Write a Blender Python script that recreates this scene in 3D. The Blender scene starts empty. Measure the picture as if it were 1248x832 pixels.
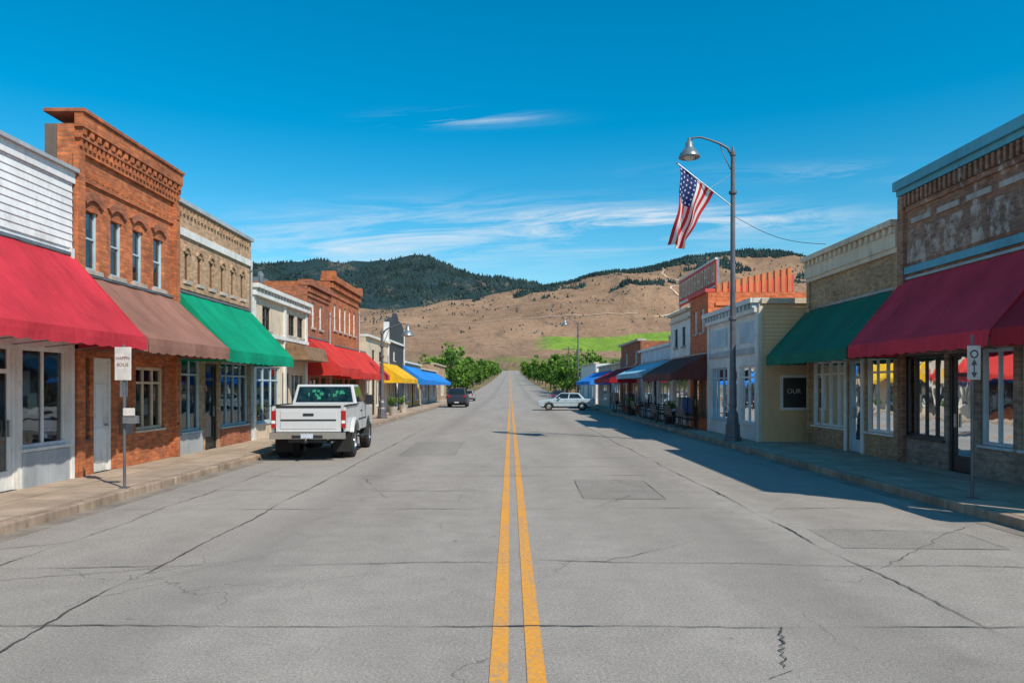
import bpy, bmesh, math, random
from mathutils import Vector, Matrix, noise
random.seed(7)
D=bpy.data; S=bpy.context.scene; COL=S.collection
R=random.uniform
# ---------------------------------------------------------------- materials
def nm(name):
    m=D.materials.new(name); m.use_nodes=True; nt=m.node_tree
    return m,nt,nt.nodes['Principled BSDF']
def N(nt,t,ins=None,**kw):
    n=nt.nodes.new(t)
    for k,v in kw.items(): setattr(n,k,v)
    if ins:
        for k,v in ins.items():
            if isinstance(v,bpy.types.NodeSocket): nt.links.new(v,n.inputs[k])
            else: n.inputs[k].default_value=v
    return n
def c4(c): return (c[0],c[1],c[2],1)
def obj(nt): return N(nt,'ShaderNodeTexCoord').outputs['Object']
def mp(nt,v,s): return N(nt,'ShaderNodeMapping',{'Vector':v,'Scale':s}).outputs[0]
def noi(nt,v,sc,det=4,rough=.55,dist=0): return N(nt,'ShaderNodeTexNoise',{'Vector':v,'Scale':sc,'Detail':det,'Roughness':rough,'Distortion':dist}).outputs['Fac']
def rng(nt,v,a,b,c,d): return N(nt,'ShaderNodeMapRange',{'Value':v,'From Min':a,'From Max':b,'To Min':c,'To Max':d}).outputs[0]
def mix(nt,f,a,b,bt='MIX'): return N(nt,'ShaderNodeMixRGB',{'Fac':f,'Color1':a,'Color2':b},blend_type=bt).outputs[0]
def mth(nt,op,a,b=0.0,c=0.0): return N(nt,'ShaderNodeMath',{0:a,1:b,2:c},operation=op).outputs[0]
def bump(nt,b,h,st,dist=.01):
    n=N(nt,'ShaderNodeBump',{'Height':h,'Strength':st,'Distance':dist}); nt.links.new(n.outputs[0],b.inputs['Normal'])
def gray(nt,v): return N(nt,'ShaderNodeCombineColor',{0:v,1:v,2:v}).outputs[0]
_mc={}
def paint(name,col,rough=.6,var=.25,sc=1.2,bm=.15,metal=0,dirt=None):
    if name in _mc: return _mc[name]
    m,nt,b=nm(name); o=obj(nt)
    n1=noi(nt,o,sc,5); n2=noi(nt,mp(nt,o,(6,6,.5)),1.5,4)
    f=mth(nt,'MULTIPLY',rng(nt,n1,.3,.7,1-var,1+var*.5),rng(nt,n2,.3,.75,1+var*.3,1-var*.6))
    c=mix(nt,1,c4(col),gray(nt,f),'MULTIPLY')
    if dirt:
        n3=noi(nt,mp(nt,o,(1,1,.4)),3.5,6,.7); c=mix(nt,rng(nt,n3,.53,.68,0,.8),c,c4(dirt))
    nt.links.new(c,b.inputs['Base Color']); b.inputs['Roughness'].default_value=rough; b.inputs['Metallic'].default_value=metal
    if bm: bump(nt,b,noi(nt,o,30,4),bm,.01)
    _mc[name]=m; return m
def brick(name,c1,c2,mo,var=.35,white=0,wcol=(.6,.56,.5)):
    m,nt,b=nm(name); o=obj(nt); s=N(nt,'ShaderNodeSeparateXYZ',{0:o})
    v=N(nt,'ShaderNodeCombineXYZ',{0:mth(nt,'ADD',s.outputs[0],s.outputs[1]),1:s.outputs[2]}).outputs[0]
    t=N(nt,'ShaderNodeTexBrick',{'Vector':v,'Color1':c4(c1),'Color2':c4(c2),'Mortar':c4(mo),'Scale':1.0,'Mortar Size':.008,'Brick Width':.23,'Row Height':.08,'Bias':0.0,'Mortar Smooth':.2})
    n=noi(nt,o,.9,6,.6); n2=noi(nt,mp(nt,o,(1,1,.5)),6,4); n4=noi(nt,mp(nt,v,(1,2.6,1)),4.4,1)
    f=mth(nt,'MULTIPLY',rng(nt,n,.3,.7,1-var,1+var*.6),rng(nt,n2,.3,.7,1-var*.5,1+var*.4))
    f=mth(nt,'MULTIPLY',f,rng(nt,n4,.3,.7,.72,1.2))
    c=mix(nt,1,t.outputs[0],gray(nt,f),'MULTIPLY')
    if white:
        n3=noi(nt,mp(nt,o,(1,1,.7)),2.2,7,.7); c=mix(nt,rng(nt,n3,.6-white*.12,.68-white*.1,0,.7),c,c4(wcol))
    so=noi(nt,mp(nt,o,(3,3,.35)),1.6,5,.65); c=mix(nt,rng(nt,so,.56,.74,0,.5),c,(.1,.07,.055,1))
    nt.links.new(c,b.inputs['Base Color']); b.inputs['Roughness'].default_value=.9
    bump(nt,b,mth(nt,'ADD',mth(nt,'MULTIPLY',t.outputs['Fac'],-1),mth(nt,'MULTIPLY',n2,.6)),.7,.015)
    return m
def fabric(name,col,tl=.15):
    m,nt,b=nm(name); o=obj(nt)
    f=mth(nt,'MULTIPLY',rng(nt,noi(nt,o,.8,5),.3,.7,.76,1.12),rng(nt,noi(nt,mp(nt,o,(1,5,1)),2.5,5,.7),.3,.7,.82,1.1))
    c=mix(nt,1,c4(col),gray(nt,f),'MULTIPLY'); c=mix(nt,rng(nt,noi(nt,o,5,6,.75),.6,.75,0,.2),c,(.4,.34,.3,1)); nt.links.new(c,b.inputs['Base Color'])
    b.inputs['Roughness'].default_value=.8; b.inputs['Specular IOR Level'].default_value=.25
    bump(nt,b,noi(nt,mp(nt,o,(1,1,1)),3,3),.4,.05)
    out=nt.nodes['Material Output']; tr=N(nt,'ShaderNodeBsdfTranslucent',{'Color':c})
    mx=N(nt,'ShaderNodeMixShader',{0:tl,1:b.outputs[0],2:tr.outputs[0]}); nt.links.new(mx.outputs[0],out.inputs[0]); return m
def glassm(name,tint=(.66,.75,.76),base=.08):
    m,nt,b=nm(name); nt.nodes.remove(b); out=nt.nodes['Material Output']
    tr=N(nt,'ShaderNodeBsdfTransparent',{'Color':c4(tint)})
    gl=N(nt,'ShaderNodeBsdfGlossy',{'Color':(.85,.9,.95,1),'Roughness':.025})
    bp=N(nt,'ShaderNodeBump',{'Height':noi(nt,obj(nt),1.2,2),'Strength':.22,'Distance':.03}); nt.links.new(bp.outputs[0],gl.inputs['Normal'])
    fr=N(nt,'ShaderNodeFresnel',{'IOR':1.5}).outputs[0]
    f=mth(nt,'MINIMUM',mth(nt,'ADD',mth(nt,'MULTIPLY',fr,1.1),base),1.0)
    mx=N(nt,'ShaderNodeMixShader',{0:f,1:tr.outputs[0],2:gl.outputs[0]}); nt.links.new(mx.outputs[0],out.inputs[0]); return m
def carpaint(name,col,coat=.6,rough=.35,dirt=.35):
    m,nt,b=nm(name); o=obj(nt); s=N(nt,'ShaderNodeSeparateXYZ',{0:o})
    d=mth(nt,'MULTIPLY',rng(nt,s.outputs[2],.5,1.1,dirt,.04),rng(nt,noi(nt,o,5,5),.35,.65,.3,1))
    c=mix(nt,d,c4(col),(.25,.2,.15,1)); nt.links.new(c,b.inputs['Base Color'])
    b.inputs['Roughness'].default_value=rough; b.inputs['Coat Weight'].default_value=coat; b.inputs['Coat Roughness'].default_value=.08; return m
GLASS=glassm('window_glass'); CARGLASS=paint('car_glass',(.015,.02,.02),.05,.1,1,0)
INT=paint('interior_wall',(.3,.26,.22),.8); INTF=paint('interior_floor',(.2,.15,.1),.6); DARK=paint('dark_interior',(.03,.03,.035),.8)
WHITE=paint('white_paint',(.74,.73,.69),.55,.18,1.5,.1,0,(.5,.46,.4)); CREAM=paint('cream_paint',(.66,.54,.39),.6,.2,1,.1,0,(.4,.32,.23))
WHITEW=paint('white_wood',(.78,.78,.77),.6,.14,2,.2,0,(.52,.5,.47)); GRAYP=paint('gray_panel',(.4,.43,.45),.5); BLUEF=paint('blue_gray_frame',(.42,.55,.6),.5)
BROWNF=paint('brown_frame',(.16,.09,.055),.5); DARKF=paint('dark_frame',(.035,.035,.035),.45); DOORB=paint('door_paint',(.1,.05,.03),.5)
STONE=brick('stone_base',(.36,.28,.21),(.23,.18,.14),(.32,.28,.23)); CONC=paint('concrete_trim',(.46,.41,.35),.85,.3,2,.3)
TEAL=paint('teal_cornice',(.09,.34,.43),.5,.2); ROOF=paint('roof_tar',(.12,.11,.1),.9); METAL=paint('gray_metal',(.32,.33,.34),.4,.2,3,.05,.7)
POLE=paint('lamp_pole_metal',(.14,.14,.155),.5,.3,3,.1,.3); BLACKM=paint('black_metal',(.025,.025,.028),.45,.2,3,.05,.2)
BR_OR=brick('orange_brick',(.62,.18,.055),(.44,.115,.04),(.33,.17,.10),.32)
BR_TAN=brick('tan_brick',(.56,.35,.20),(.44,.265,.15),(.46,.34,.24),.25)
BR_DK=brick('brown_brick',(.40,.19,.11),(.27,.125,.075),(.32,.22,.16),.35,.25)
BR_TN2=brick('buff_brick',(.50,.30,.15),(.39,.23,.12),(.42,.31,.21),.25)
BR_RED=brick('red_brick',(.46,.14,.06),(.33,.1,.045),(.3,.18,.12),.3)
BR_PNT=brick('painted_orange_brick',(.76,.19,.06),(.64,.145,.05),(.5,.2,.1),.15)
MURAL=brick('faded_mural_brick',(.34,.19,.12),(.23,.125,.085),(.3,.23,.18),.4,1.0,(.6,.53,.45))
STUCCO=paint('stucco',(.58,.47,.35),.85,.25,.8,.3,0,(.36,.29,.22)); TANS=paint('tan_siding_paint',(.76,.47,.24),.6,.12,1,.1)
LBLUE=paint('pale_blue_paint',(.5,.6,.66),.6); BLACKW=paint('black_wood',(.04,.045,.05),.6); OCHRE=paint('ochre_paint',(.6,.36,.1),.6)
REDP=paint('red_paint',(.68,.07,.05),.6,.2); ORGP=paint('orange_paint',(.72,.2,.06),.6,.25)
MERCH=[paint('goods_%s'%n,c,.6,.1,2,0) for n,c in (('red',(.36,.06,.05)),('blue',(.07,.14,.3)),('cream',(.55,.5,.4)),('green',(.08,.2,.12)),('tan',(.4,.28,.14)),('white',(.65,.65,.62)),('wood',(.3,.17,.08)),('dark',(.05,.05,.05)))]
F_RED=fabric('red_canvas',(.60,.04,.06)); F_REDR=fabric('red_canvas_lit',(.85,.055,.09),.22); F_RED2=fabric('red_canvas_b',(.66,.05,.04)); F_BRN=fabric('brown_canvas',(.34,.17,.125)); F_GRN=fabric('green_canvas',(.0,.34,.18)); F_DGR=fabric('dark_green_canvas',(.01,.18,.11))  # F_REDR: red canvas with a brighter colour in place of missing sunlight
F_BLU=fabric('blue_canvas',(.03,.26,.75)); F_YEL=fabric('yellow_canvas',(.85,.48,.02)); F_MAR=fabric('maroon_canvas',(.18,.06,.05)); F_LBL=fabric('pale_blue_canvas',(.3,.6,.75)); F_DRED=fabric('dark_red_canvas',(.42,.02,.035))
# ---------------------------------------------------------------- mesh builder
def left(fx): return lambda a,b,z:(fx+b,a,z)
def right(fx): return lambda a,b,z:(fx-b,a,z)
def front(fy): return lambda a,b,z:(a,fy-b,z)
ident=lambda a,b,z:(a,b,z)
class B:
    def __init__(s,m=ident): s.f=m; s.V=[]; s.F=[]; s.M=[]; s.mats=[]
    def mi(s,m):
        if m not in s.mats: s.mats.append(m)
        return s.mats.index(m)
    def poly(s,pts,m):
        i=len(s.V); s.V+= [s.f(*p) for p in pts]; s.F.append(tuple(range(i,i+len(pts)))); s.M.append(s.mi(m))
    def hexa(s,p,m):
        i=len(s.V); s.V+=[s.f(*q) for q in p]; k=s.mi(m)
        for f in ((0,1,2,3),(7,6,5,4),(0,4,5,1),(1,5,6,2),(2,6,7,3),(3,7,4,0)): s.F.append(tuple(i+j for j in f)); s.M.append(k)
    def box(s,a0,a1,b0,b1,z0,z1,m):
        s.hexa([(a0,b0,z0),(a1,b0,z0),(a1,b1,z0),(a0,b1,z0),(a0,b0,z1),(a1,b0,z1),(a1,b1,z1),(a0,b1,z1)],m)
    def ext(s,pts,b0,b1,m):
        n=len(pts); i=len(s.V); k=s.mi(m)
        s.V+=[s.f(a,b0,z) for a,z in pts]+[s.f(a,b1,z) for a,z in pts]
        s.F.append(tuple(range(i,i+n))); s.M.append(k); s.F.append(tuple(range(i+2*n-1,i+n-1,-1))); s.M.append(k)
        for j in range(n):
            q=(j+1)%n; s.F.append((i+j,i+q,i+n+q,i+n+j)); s.M.append(k)
    def wall(s,a0,a1,z0,z1,ops,m,rev=.2):
        A=sorted({a0,a1}|{o[0] for o in ops}|{o[1] for o in ops}); Z=sorted({z0,z1}|{o[2] for o in ops}|{o[3] for o in ops})
        for i in range(len(A)-1):
            for j in range(len(Z)-1):
                ca=(A[i]+A[i+1])/2; cz=(Z[j]+Z[j+1])/2
                if any(o[0]<ca<o[1] and o[2]<cz<o[3] for o in ops): continue
                s.poly([(A[i],0,Z[j]),(A[i+1],0,Z[j]),(A[i+1],0,Z[j+1]),(A[i],0,Z[j+1])],m)
        for o in ops:
            p,q,u,v=o[:4]
            for (x0,y0,x1,y1) in ((p,u,q,u),(q,u,q,v),(q,v,p,v),(p,v,p,u)):
                s.poly([(x0,0,y0),(x1,0,y1),(x1,-rev,y1),(x0,-rev,y0)],m)
    def tube(s,pts,rad,m,seg=8,cap=True):
        pts=[Vector(s.f(*p)) for p in pts]; n=len(pts); i0=len(s.V); k=s.mi(m)
        if not isinstance(rad,(list,tuple)): rad=[rad]*n
        for i,p in enumerate(pts):
            t=(pts[min(i+1,n-1)]-pts[max(i-1,0)]).normalized()
            u=t.cross(Vector((0,1,0)) if abs(t.y)<.9 else Vector((1,0,0))).normalized(); w=t.cross(u)
            for j in range(seg):
                a=2*math.pi*j/seg; s.V.append(tuple(p+(u*math.cos(a)+w*math.sin(a))*rad[i]))
        for i in range(n-1):
            for j in range(seg):
                q=(j+1)%seg; s.F.append((i0+i*seg+j,i0+i*seg+q,i0+(i+1)*seg+q,i0+(i+1)*seg+j)); s.M.append(k)
        if cap:
            s.F.append(tuple(i0+j for j in range(seg))); s.M.append(k); s.F.append(tuple(i0+(n-1)*seg+j for j in range(seg))); s.M.append(k)
    def lathe(s,c,prof,m,seg=20,axis='z'):
        i0=len(s.V); k=s.mi(m)
        for r,h in prof:
            for j in range(seg):
                a=2*math.pi*j/seg
                if axis=='z': s.V.append(s.f(c[0]+r*math.cos(a),c[1]+r*math.sin(a),c[2]+h))
                else: s.V.append(s.f(c[0]+r*math.cos(a),c[1]+h,c[2]+r*math.sin(a)))
        for i in range(len(prof)-1):
            for j in range(seg):
                q=(j+1)%seg; s.F.append((i0+i*seg+j,i0+i*seg+q,i0+(i+1)*seg+q,i0+(i+1)*seg+j)); s.M.append(k)
def mk(name,b,parent=None,bevel=0,smooth=False,recalc=True,seg=2):
    me=D.meshes.new(name); me.from_pydata(b.V,[],b.F)
    for m in b.mats: me.materials.append(m)
    me.polygons.foreach_set('material_index',b.M)
    if recalc:
        bm=bmesh.new(); bm.from_mesh(me); bmesh.ops.recalc_face_normals(bm,faces=bm.faces); bm.to_mesh(me); bm.free()
    if smooth: me.polygons.foreach_set('use_smooth',[True]*len(me.polygons))
    me.update(); o=D.objects.new(name,me); COL.objects.link(o)
    if parent:
        o.parent=parent
        if not parent.get('loc'): o.matrix_parent_inverse=Matrix.Translation(-parent.location)
    if bevel:
        md=o.modifiers.new('bevel','BEVEL'); md.width=bevel; md.segments=seg; md.limit_method='ANGLE'; md.angle_limit=math.radians(35)
    return o
def empty(name,loc=(0,0,0)):
    e=D.objects.new(name,None); COL.objects.link(e); e.location=loc; e.empty_display_size=.3; return e
def text(name,txt,size,loc,rot,m,parent,ext=.003):
    c=D.curves.new(name,'FONT'); c.body=txt; c.size=size; c.extrude=ext; c.align_x='CENTER'; c.align_y='CENTER'; c.materials.append(m)
    o=D.objects.new(name,c); COL.objects.link(o); o.location=loc; o.rotation_euler=rot; o.parent=parent
    o.matrix_parent_inverse=Matrix.Translation(-parent.location); return o
# ---------------------------------------------------------------- facade parts
SW=.15
def window(bf,bg,a0,a1,z0,z1,nx,nz,fm,t=.06,zfr=None):
    bf.box(a0,a1,-.15,-.05,z0,z0+t,fm); bf.box(a0,a1,-.15,-.05,z1-t,z1,fm)
    bf.box(a0,a0+t,-.148,-.052,z0+t,z1-t,fm); bf.box(a1-t,a1,-.148,-.052,z0+t,z1-t,fm)
    for i in range(1,nx):
        a=a0+(a1-a0)*i/nx; bf.box(a-t*.4,a+t*.4,-.14,-.06,z0+t,z1-t,fm)
    zs=[z0+(z1-z0)*j/nz for j in range(1,nz)] if zfr is None else [z0+(z1-z0)*q for q in zfr]
    for z in zs: bf.box(a0+t,a1-t,-.135,-.065,z-t*.4,z+t*.4,fm)
    for i in range(nx):
        p=a0+(a1-a0)*i/nx; q=a0+(a1-a0)*(i+1)/nx; d1,d2=R(-.006,.006),R(-.006,.006)
        bg.poly([(p,-.1+d1,z0+t),(q,-.1-d1,z0+t),(q,-.1-d1+d2,z1-t),(p,-.1+d1+d2,z1-t)],GLASS)
def building(name,side,fx,a0,a1,H,wm,ops=(),depth=12,Hs=None,lower=None,lowz=3.3,room=True,merch=10,sidem=None,extras=True):
    f=(left if side<0 else right)(fx); e=empty(name,(fx,(a0+a1)/2,0)); Hs=Hs or H; sidem=sidem or wm
    w=B(f); fr=B(f); gl=B(f); inn=B(f); det=B(f)
    lo=[o[1:5] for o in ops if o[4]<=lowz]; up=[o[1:5] for o in ops if o[4]>lowz]
    if lower:
        w.wall(a0,a1,0,lowz,lo,lower); w.wall(a0,a1,lowz,H,up,wm)
    else: w.wall(a0,a1,0,H,lo+up,wm)
    for a in (a0,a1): w.poly([(a,0,0),(a,-depth,0),(a,-depth,Hs),(a,0,Hs)],sidem)
    w.poly([(a0,-depth,0),(a1,-depth,0),(a1,-depth,Hs),(a0,-depth,Hs)],sidem)
    w.poly([(a0,-.3,Hs-.35),(a1,-.3,Hs-.35),(a1,-depth,Hs-.35),(a0,-depth,Hs-.35)],ROOF)
    w.box(a0+.004,a1-.004,-.35,-.004,Hs-.35,H-.004,wm)
    if Hs<H: w.box(a0+.002,a1-.002,-.6,-.36,Hs-.35,H-.01,sidem)
    mk('walls',w,e)
    if extras:
        x=B(f)
        for i in range(2):
            a=R(a0+.6,a1-.6); bb=-R(2,6); x.lathe((a,bb,Hs-.36),[(.09,0),(.09,R(.5,.9)),(.13,.92),(.13,1.0),(0,1.06)],METAL,10)
        a=R(a0+1,a1-1.6); x.box(a,a+1.1,-5,-4,Hs-.34,Hs+.5,METAL)
        dn=a1-.12; x.tube([(dn,.06,SW+.1),(dn,.06,H-.8)],.035,GRAYP,8)
        for z in (1,3.2,H-1): x.box(dn-.05,dn+.05,.005,.1,z,z+.04,METAL)
        mk('roof_vents_and_downpipe',x,e)
    if room:
        z1=min(3.15,H-.5); d=-3.2
        inn.poly([(a0+.05,d,SW),(a1-.05,d,SW),(a1-.05,d,z1),(a0+.05,d,z1)],INT)
        inn.poly([(a0+.05,-.22,SW+.01),(a1-.05,-.22,SW+.01),(a1-.05,d,SW+.01),(a0+.05,d,SW+.01)],INTF)
        inn.poly([(a0+.05,-.22,z1),(a1-.05,-.22,z1),(a1-.05,d,z1),(a0+.05,d,z1)],INT)
        for a in (a0+.05,a1-.05): inn.poly([(a,-.22,SW),(a,d,SW),(a,d,z1),(a,-.22,z1)],INT)
        for i in range(merch):
            a=R(a0+.3,a1-.7); b=R(-1.6,-.5); h=R(.5,1.7); ww=R(.15,.6)
            inn.box(a,a+ww,b-R(.1,.35),b,SW+.02,SW+h,random.choice(MERCH))
            if random.random()<.6:
                a=R(a0+.2,a1-.6); z=R(1.2,2.2); inn.box(a,a+R(.2,.5),-.34-i*.013,-.335-i*.013,z,z+R(.2,.5),random.choice(MERCH))
            if random.random()<.5:
                a=R(a0+.2,a1-1); z=R(1.2,2.2); inn.box(a,a+R(.3,.9),-3.1,-3.05-i*.004,z,z+R(.3,.7),random.choice(MERCH))
        mk('shop_interior',inn,e)
    for o in ops:
        k,p,q,u,v,nx,zf,fm=o
        if k=='door':
            fr.box(p,q,-.16,-.04,v-.07,v,fm); fr.box(p,p+.07,-.16,-.04,u,v-.07,fm); fr.box(q-.07,q,-.16,-.04,u,v-.07,fm)
            fr.box(p+.07,q-.07,-.13,-.07,u,u+.35,fm); fr.box(p+.07,p+.17,-.128,-.072,u+.35,v-.07,fm); fr.box(q-.17,q-.07,-.128,-.072,u+.35,v-.07,fm)
            fr.box(p+.17,q-.17,-.126,-.074,v-.5,v-.42,fm); fr.box(q-.2,q-.17,-.07,-.02,u+.95,u+1.25,METAL)
            gl.poly([(p+.17,-.1,u+.35),(q-.17,-.1,u+.35),(q-.17,-.1,v-.07),(p+.17,-.1,v-.07)],GLASS)
        elif k=='solid':
            fr.box(p,q,-.16,-.04,v-.07,v,fm); fr.box(p,p+.07,-.16,-.04,u,v-.07,fm); fr.box(q-.07,q,-.16,-.04,u,v-.07,fm)
            fr.box(p+.07,q-.07,-.14,-.09,u,v-.07,fm)
            for zz in (u+.2,u+1.15): fr.box(p+.2,q-.2,-.09,-.075,zz,zz+.75,fm)
            fr.lathe((q-.16,-.05,u+1),[(.0,-.03),(.035,-.02),(.035,.02),(0,.03)],METAL,8)
        elif k=='up':
            window(fr,gl,p,q,u,v,nx,2,fm,.055,zfr=zf)
            fr.box(p-.08,q+.08,-.02,.07,u-.1,u-.004,CONC)
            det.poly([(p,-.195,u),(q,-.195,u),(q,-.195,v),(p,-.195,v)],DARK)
            if random.random()<.75:
                h=R(.3,.65)*(v-u); det.poly([(p+.05,-.17,v-h),(q-.05,-.17,v-h),(q-.05,-.17,v-.05),(p+.05,-.17,v-.05)],MERCH[2])
        else:
            window(fr,gl,p,q,u,v,nx,1,fm,.07,zfr=zf)
            fr.box(p-.04,q+.04,-.02,.05,u-.06,u-.004,fm)
            for _ in range(2):
                if random.random()<.6 and q-p>1.2:
                    a=R(p+.15,q-.5); z=R(u+.1,v-.9); gl.poly([(a,-.118,z),(a+.28,-.118,z),(a+.28,-.118,z+.4),(a,-.118,z+.4)],random.choice(MERCH[:6]))
    mk('window_frames',fr,e,.006,seg=1); mk('window_glass',gl,e,recalc=False)
    if det.V: mk('window_blinds',det,e)
    return e,f
def dent(b,a0,a1,z0,z1,b1,step,w,m,b0=0.0):
    n=int((a1-a0-w)/step)
    for i in range(n+1):
        a=a0+i*(a1-a0-w)/max(n,1); b.box(a,a+w,b0,b1,z0,z1,m)
def awning(parent,f,a0,a1,zt,zb,proj,val,m,name='awning'):
    b=B(f); n=max(2,round((a1-a0)/.9)); sub=8; k=6; g=[]
    tot=n*sub
    for i in range(tot+1):
        a=a0+(a1-a0)*i/tot; t=(i%sub)/sub; sag=.045*math.sin(math.pi*t) if i%sub else 0
        row=[]
        for j in range(k+1):
            s=j/k; row.append((a,.02+proj*s,zt+(zb-zt)*s-sag*math.sin(math.pi*(.15+.85*s))-.05*math.sin(math.pi*s)))
        wob=.02*math.sin(a*3.1)+.01*math.sin(a*7)
        row.append((a,.02+proj+.012+wob*.6,zb-val*.5)); row.append((a,.02+proj+.01+wob,zb-val-(.035*abs(math.sin(math.pi*(i%4)/4)) )))
        g.append(row)
    i0=len(b.V); L=k+3
    for r in g: b.V+=[f(*p) for p in r]
    kk=b.mi(m)
    for i in range(tot):
        for j in range(L-1): b.F.append((i0+i*L+j,i0+(i+1)*L+j,i0+(i+1)*L+j+1,i0+i*L+j+1)); b.M.append(kk)
    for a in (a0,a1):
        b.poly([(a,.02,zt-.01),(a,.02+proj,zb-.01),(a,.02+proj,zb-val),(a,.02,zb-val)],m)
    mk(name+'_canvas',b,parent)
    fr=B(f)
    for i in range(n+1):
        a=a0+.03+(a1-a0-.06)*i/n
        fr.tube([(a,.03,zt-.1),(a,proj-.02,zb-.1)],.015,METAL,5); fr.tube([(a,.03,zb-.25),(a,proj-.02,zb-.1)],.012,METAL,5)
    fr.tube([(a0+.03,proj-.02,zb-.1),(a1-.03,proj-.02,zb-.1)],.016,METAL,6)
    fr.box(a0,a1,.002,.05,zt,zt+.06,METAL)
    mk(name+'_frame',fr,parent)
def siding(b,a0,a1,z0,z1,m,step=.13,holes=()):
    z=z0
    while z<z1-.01:
        t=min(z+step,z1); segs=[(a0,a1)]
        for (p,q,u,v) in holes:
            if u<(z+t)/2<v:
                ns=[]
                for s0,s1 in segs:
                    if s0<p: ns.append((s0,min(p,s1)))
                    if s1>q: ns.append((max(q,s0),s1))
                segs=[x for x in ns if x[1]>x[0]+.01]
        for s0,s1 in segs:
            b.hexa([(s0,.003,z),(s1,.003,z),(s1,.028,z),(s0,.028,z),(s0,.003,t-.002),(s1,.003,t-.002),(s1,.010,t-.002),(s0,.010,t-.002)],m)
        z+=step
def arch(b,c,w,z,rise,th,m,b1=.05,n=10):
    r=(w*w/4+rise*rise)/(2*rise); zc=z+rise-r; A=math.asin(min(1,w/2/r)); pts=[]
    for i in range(n+1):
        t=-A+2*A*i/n; pts.append((c+r*math.sin(t),zc+r*math.cos(t)))
    o=[(c+(r+th)*math.sin(A-2*A*i/n),zc+(r+th)*math.cos(A-2*A*i/n)) for i in range(n+1)]
    b.ext(pts+o,0.002,b1,m)
# ================================================================= LEFT SIDE
LX=-8.8
e,f=building('white_storefront_building',-1,LX,6.5,14.83,6.25,WHITEW,[
 ('win',7.6,9.4,.9,2.7,2,None,WHITE),('door',9.8,10.8,SW,2.7,1,None,WHITE),('win',11.0,12.3,.9,2.7,2,None,WHITE),
 ('door',12.5,13.2,SW,2.72,1,None,WHITE),('win',13.32,14.68,.86,2.72,2,None,WHITE)],lowz=3.3,lower=WHITE,merch=16,extras=False)
b=B(f); siding(b,6.55,14.8,4.75,6.05,WHITEW,.14); b.box(6.5,14.84,.003,.06,6.05,6.27,WHITEW); b.box(6.45,14.86,-.2,.14,6.27,6.34,GRAYP)
b.box(6.55,7.55,.003,.03,SW,.8,GRAYP); b.box(13.3,14.7,.003,.03,SW,.78,GRAYP); b.box(14.72,14.82,.003,.06,SW,4.74,WHITE); mk('siding_and_trim',b,e)
awning(e,f,6.6,14.86,4.6,2.98,1.45,.24,F_RED)
ops=[('up',15.3,15.78,4.42,5.75,1,[.5],BLUEF),('up',16.25,16.75,4.42,5.75,1,[.5],BLUEF),('up',17.2,17.7,4.42,5.75,1,[.5],BLUEF),('up',18.2,18.72,4.42,5.75,1,[.5],BLUEF),
 ('win',15.15,15.45,.9,2.6,1,None,BROWNF),('solid',15.6,16.35,SW,2.6,1,None,WHITE),('win',17.35,18.75,.95,2.45,3,[.75],CREAM)]
e,f=building('brick_building',-1,LX,14.9,19.45,7.3,BR_OR,ops,Hs=6.0,sidem=paint('weathered_boards',(.16,.12,.1),.9,.35,2,.4),merch=6)
b=B(f); b.box(14.9,19.45,.003,.07,6.75,6.86,BR_OR); dent(b,14.95,19.4,6.86,7.02,.11,.16,.08,BR_OR,.003); b.box(14.9,19.45,.003,.13,7.02,7.1,BR_OR)
dent(b,14.95,19.4,7.1,7.24,.16,.26,.13,BR_OR,.003); b.box(14.9,19.45,.003,.18,7.24,7.53,BR_OR); b.box(14.88,19.47,-.62,.22,7.53,7.60,BR_RED)
b.box(14.86,15.12,.003,.1,SW,6.74,BR_OR); b.box(19.2,19.46,.003,.1,SW,6.74,BR_OR); b.box(15.12,19.2,.003,.05,6.2,6.3,BR_OR)
dent(b,15.2,19.1,6.3,6.42,.06,.2,.1,BR_OR,.003)
for c in (15.54,16.5,17.45,18.46): arch(b,c,.56,5.76,.12,.16,BR_RED,.06)
b.box(15.13,19.19,.003,.06,4.16,4.24,BR_RED); mk('cornice_and_arches',b,e)
awning(e,f,15.0,19.35,4.28,2.98,1.42,.28,F_BRN)
b=B(f); b.box(16.6,17.0,.003,.12,.9,1.5,METAL); b.tube([(16.8,.05,1.5),(16.8,.05,3.9)],.02,METAL,6); b.box(16.62,16.95,.003,.02,1.75,2.2,WHITE); mk('utility_box',b,e,.01)
ops=[('up',19.95+i*.83,20.22+i*.83,4.85,5.6,1,[.5],BROWNF) for i in range(6)]+[('win',19.75,21.0,.75,2.75,2,[.78],BLUEF),('door',21.3,22.2,SW,2.65,1,None,DARKF),('win',22.45,24.8,.75,2.75,4,[.78],BLUEF)]
e,f=building('tan_brick_building',-1,LX,19.5,25.05,6.85,BR_TAN,ops,merch=12)
b=B(f); b.box(19.5,25.05,.003,.06,6.02,6.22,WHITE); b.box(19.48,25.08,-.35,.1,6.86,6.97,GRAYP); b.box(19.5,24.8,.003,.05,4.6,4.7,BR_TAN)
for i in range(6): arch(b,20.085+i*.83,.3,5.61,.13,.09,BR_TAN,.045)
b.box(19.52,21.05,.003,.04,SW,.68,GRAYP); b.box(22.4,24.8,.003,.04,SW,.68,BR_RED); dent(b,19.6,24.75,6.62,6.76,.06,.22,.1,BR_TAN,.003); mk('cornice_and_bands',b,e)
awning(e,f,19.5,25.0,4.5,2.95,1.42,.3,F_GRN)
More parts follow.
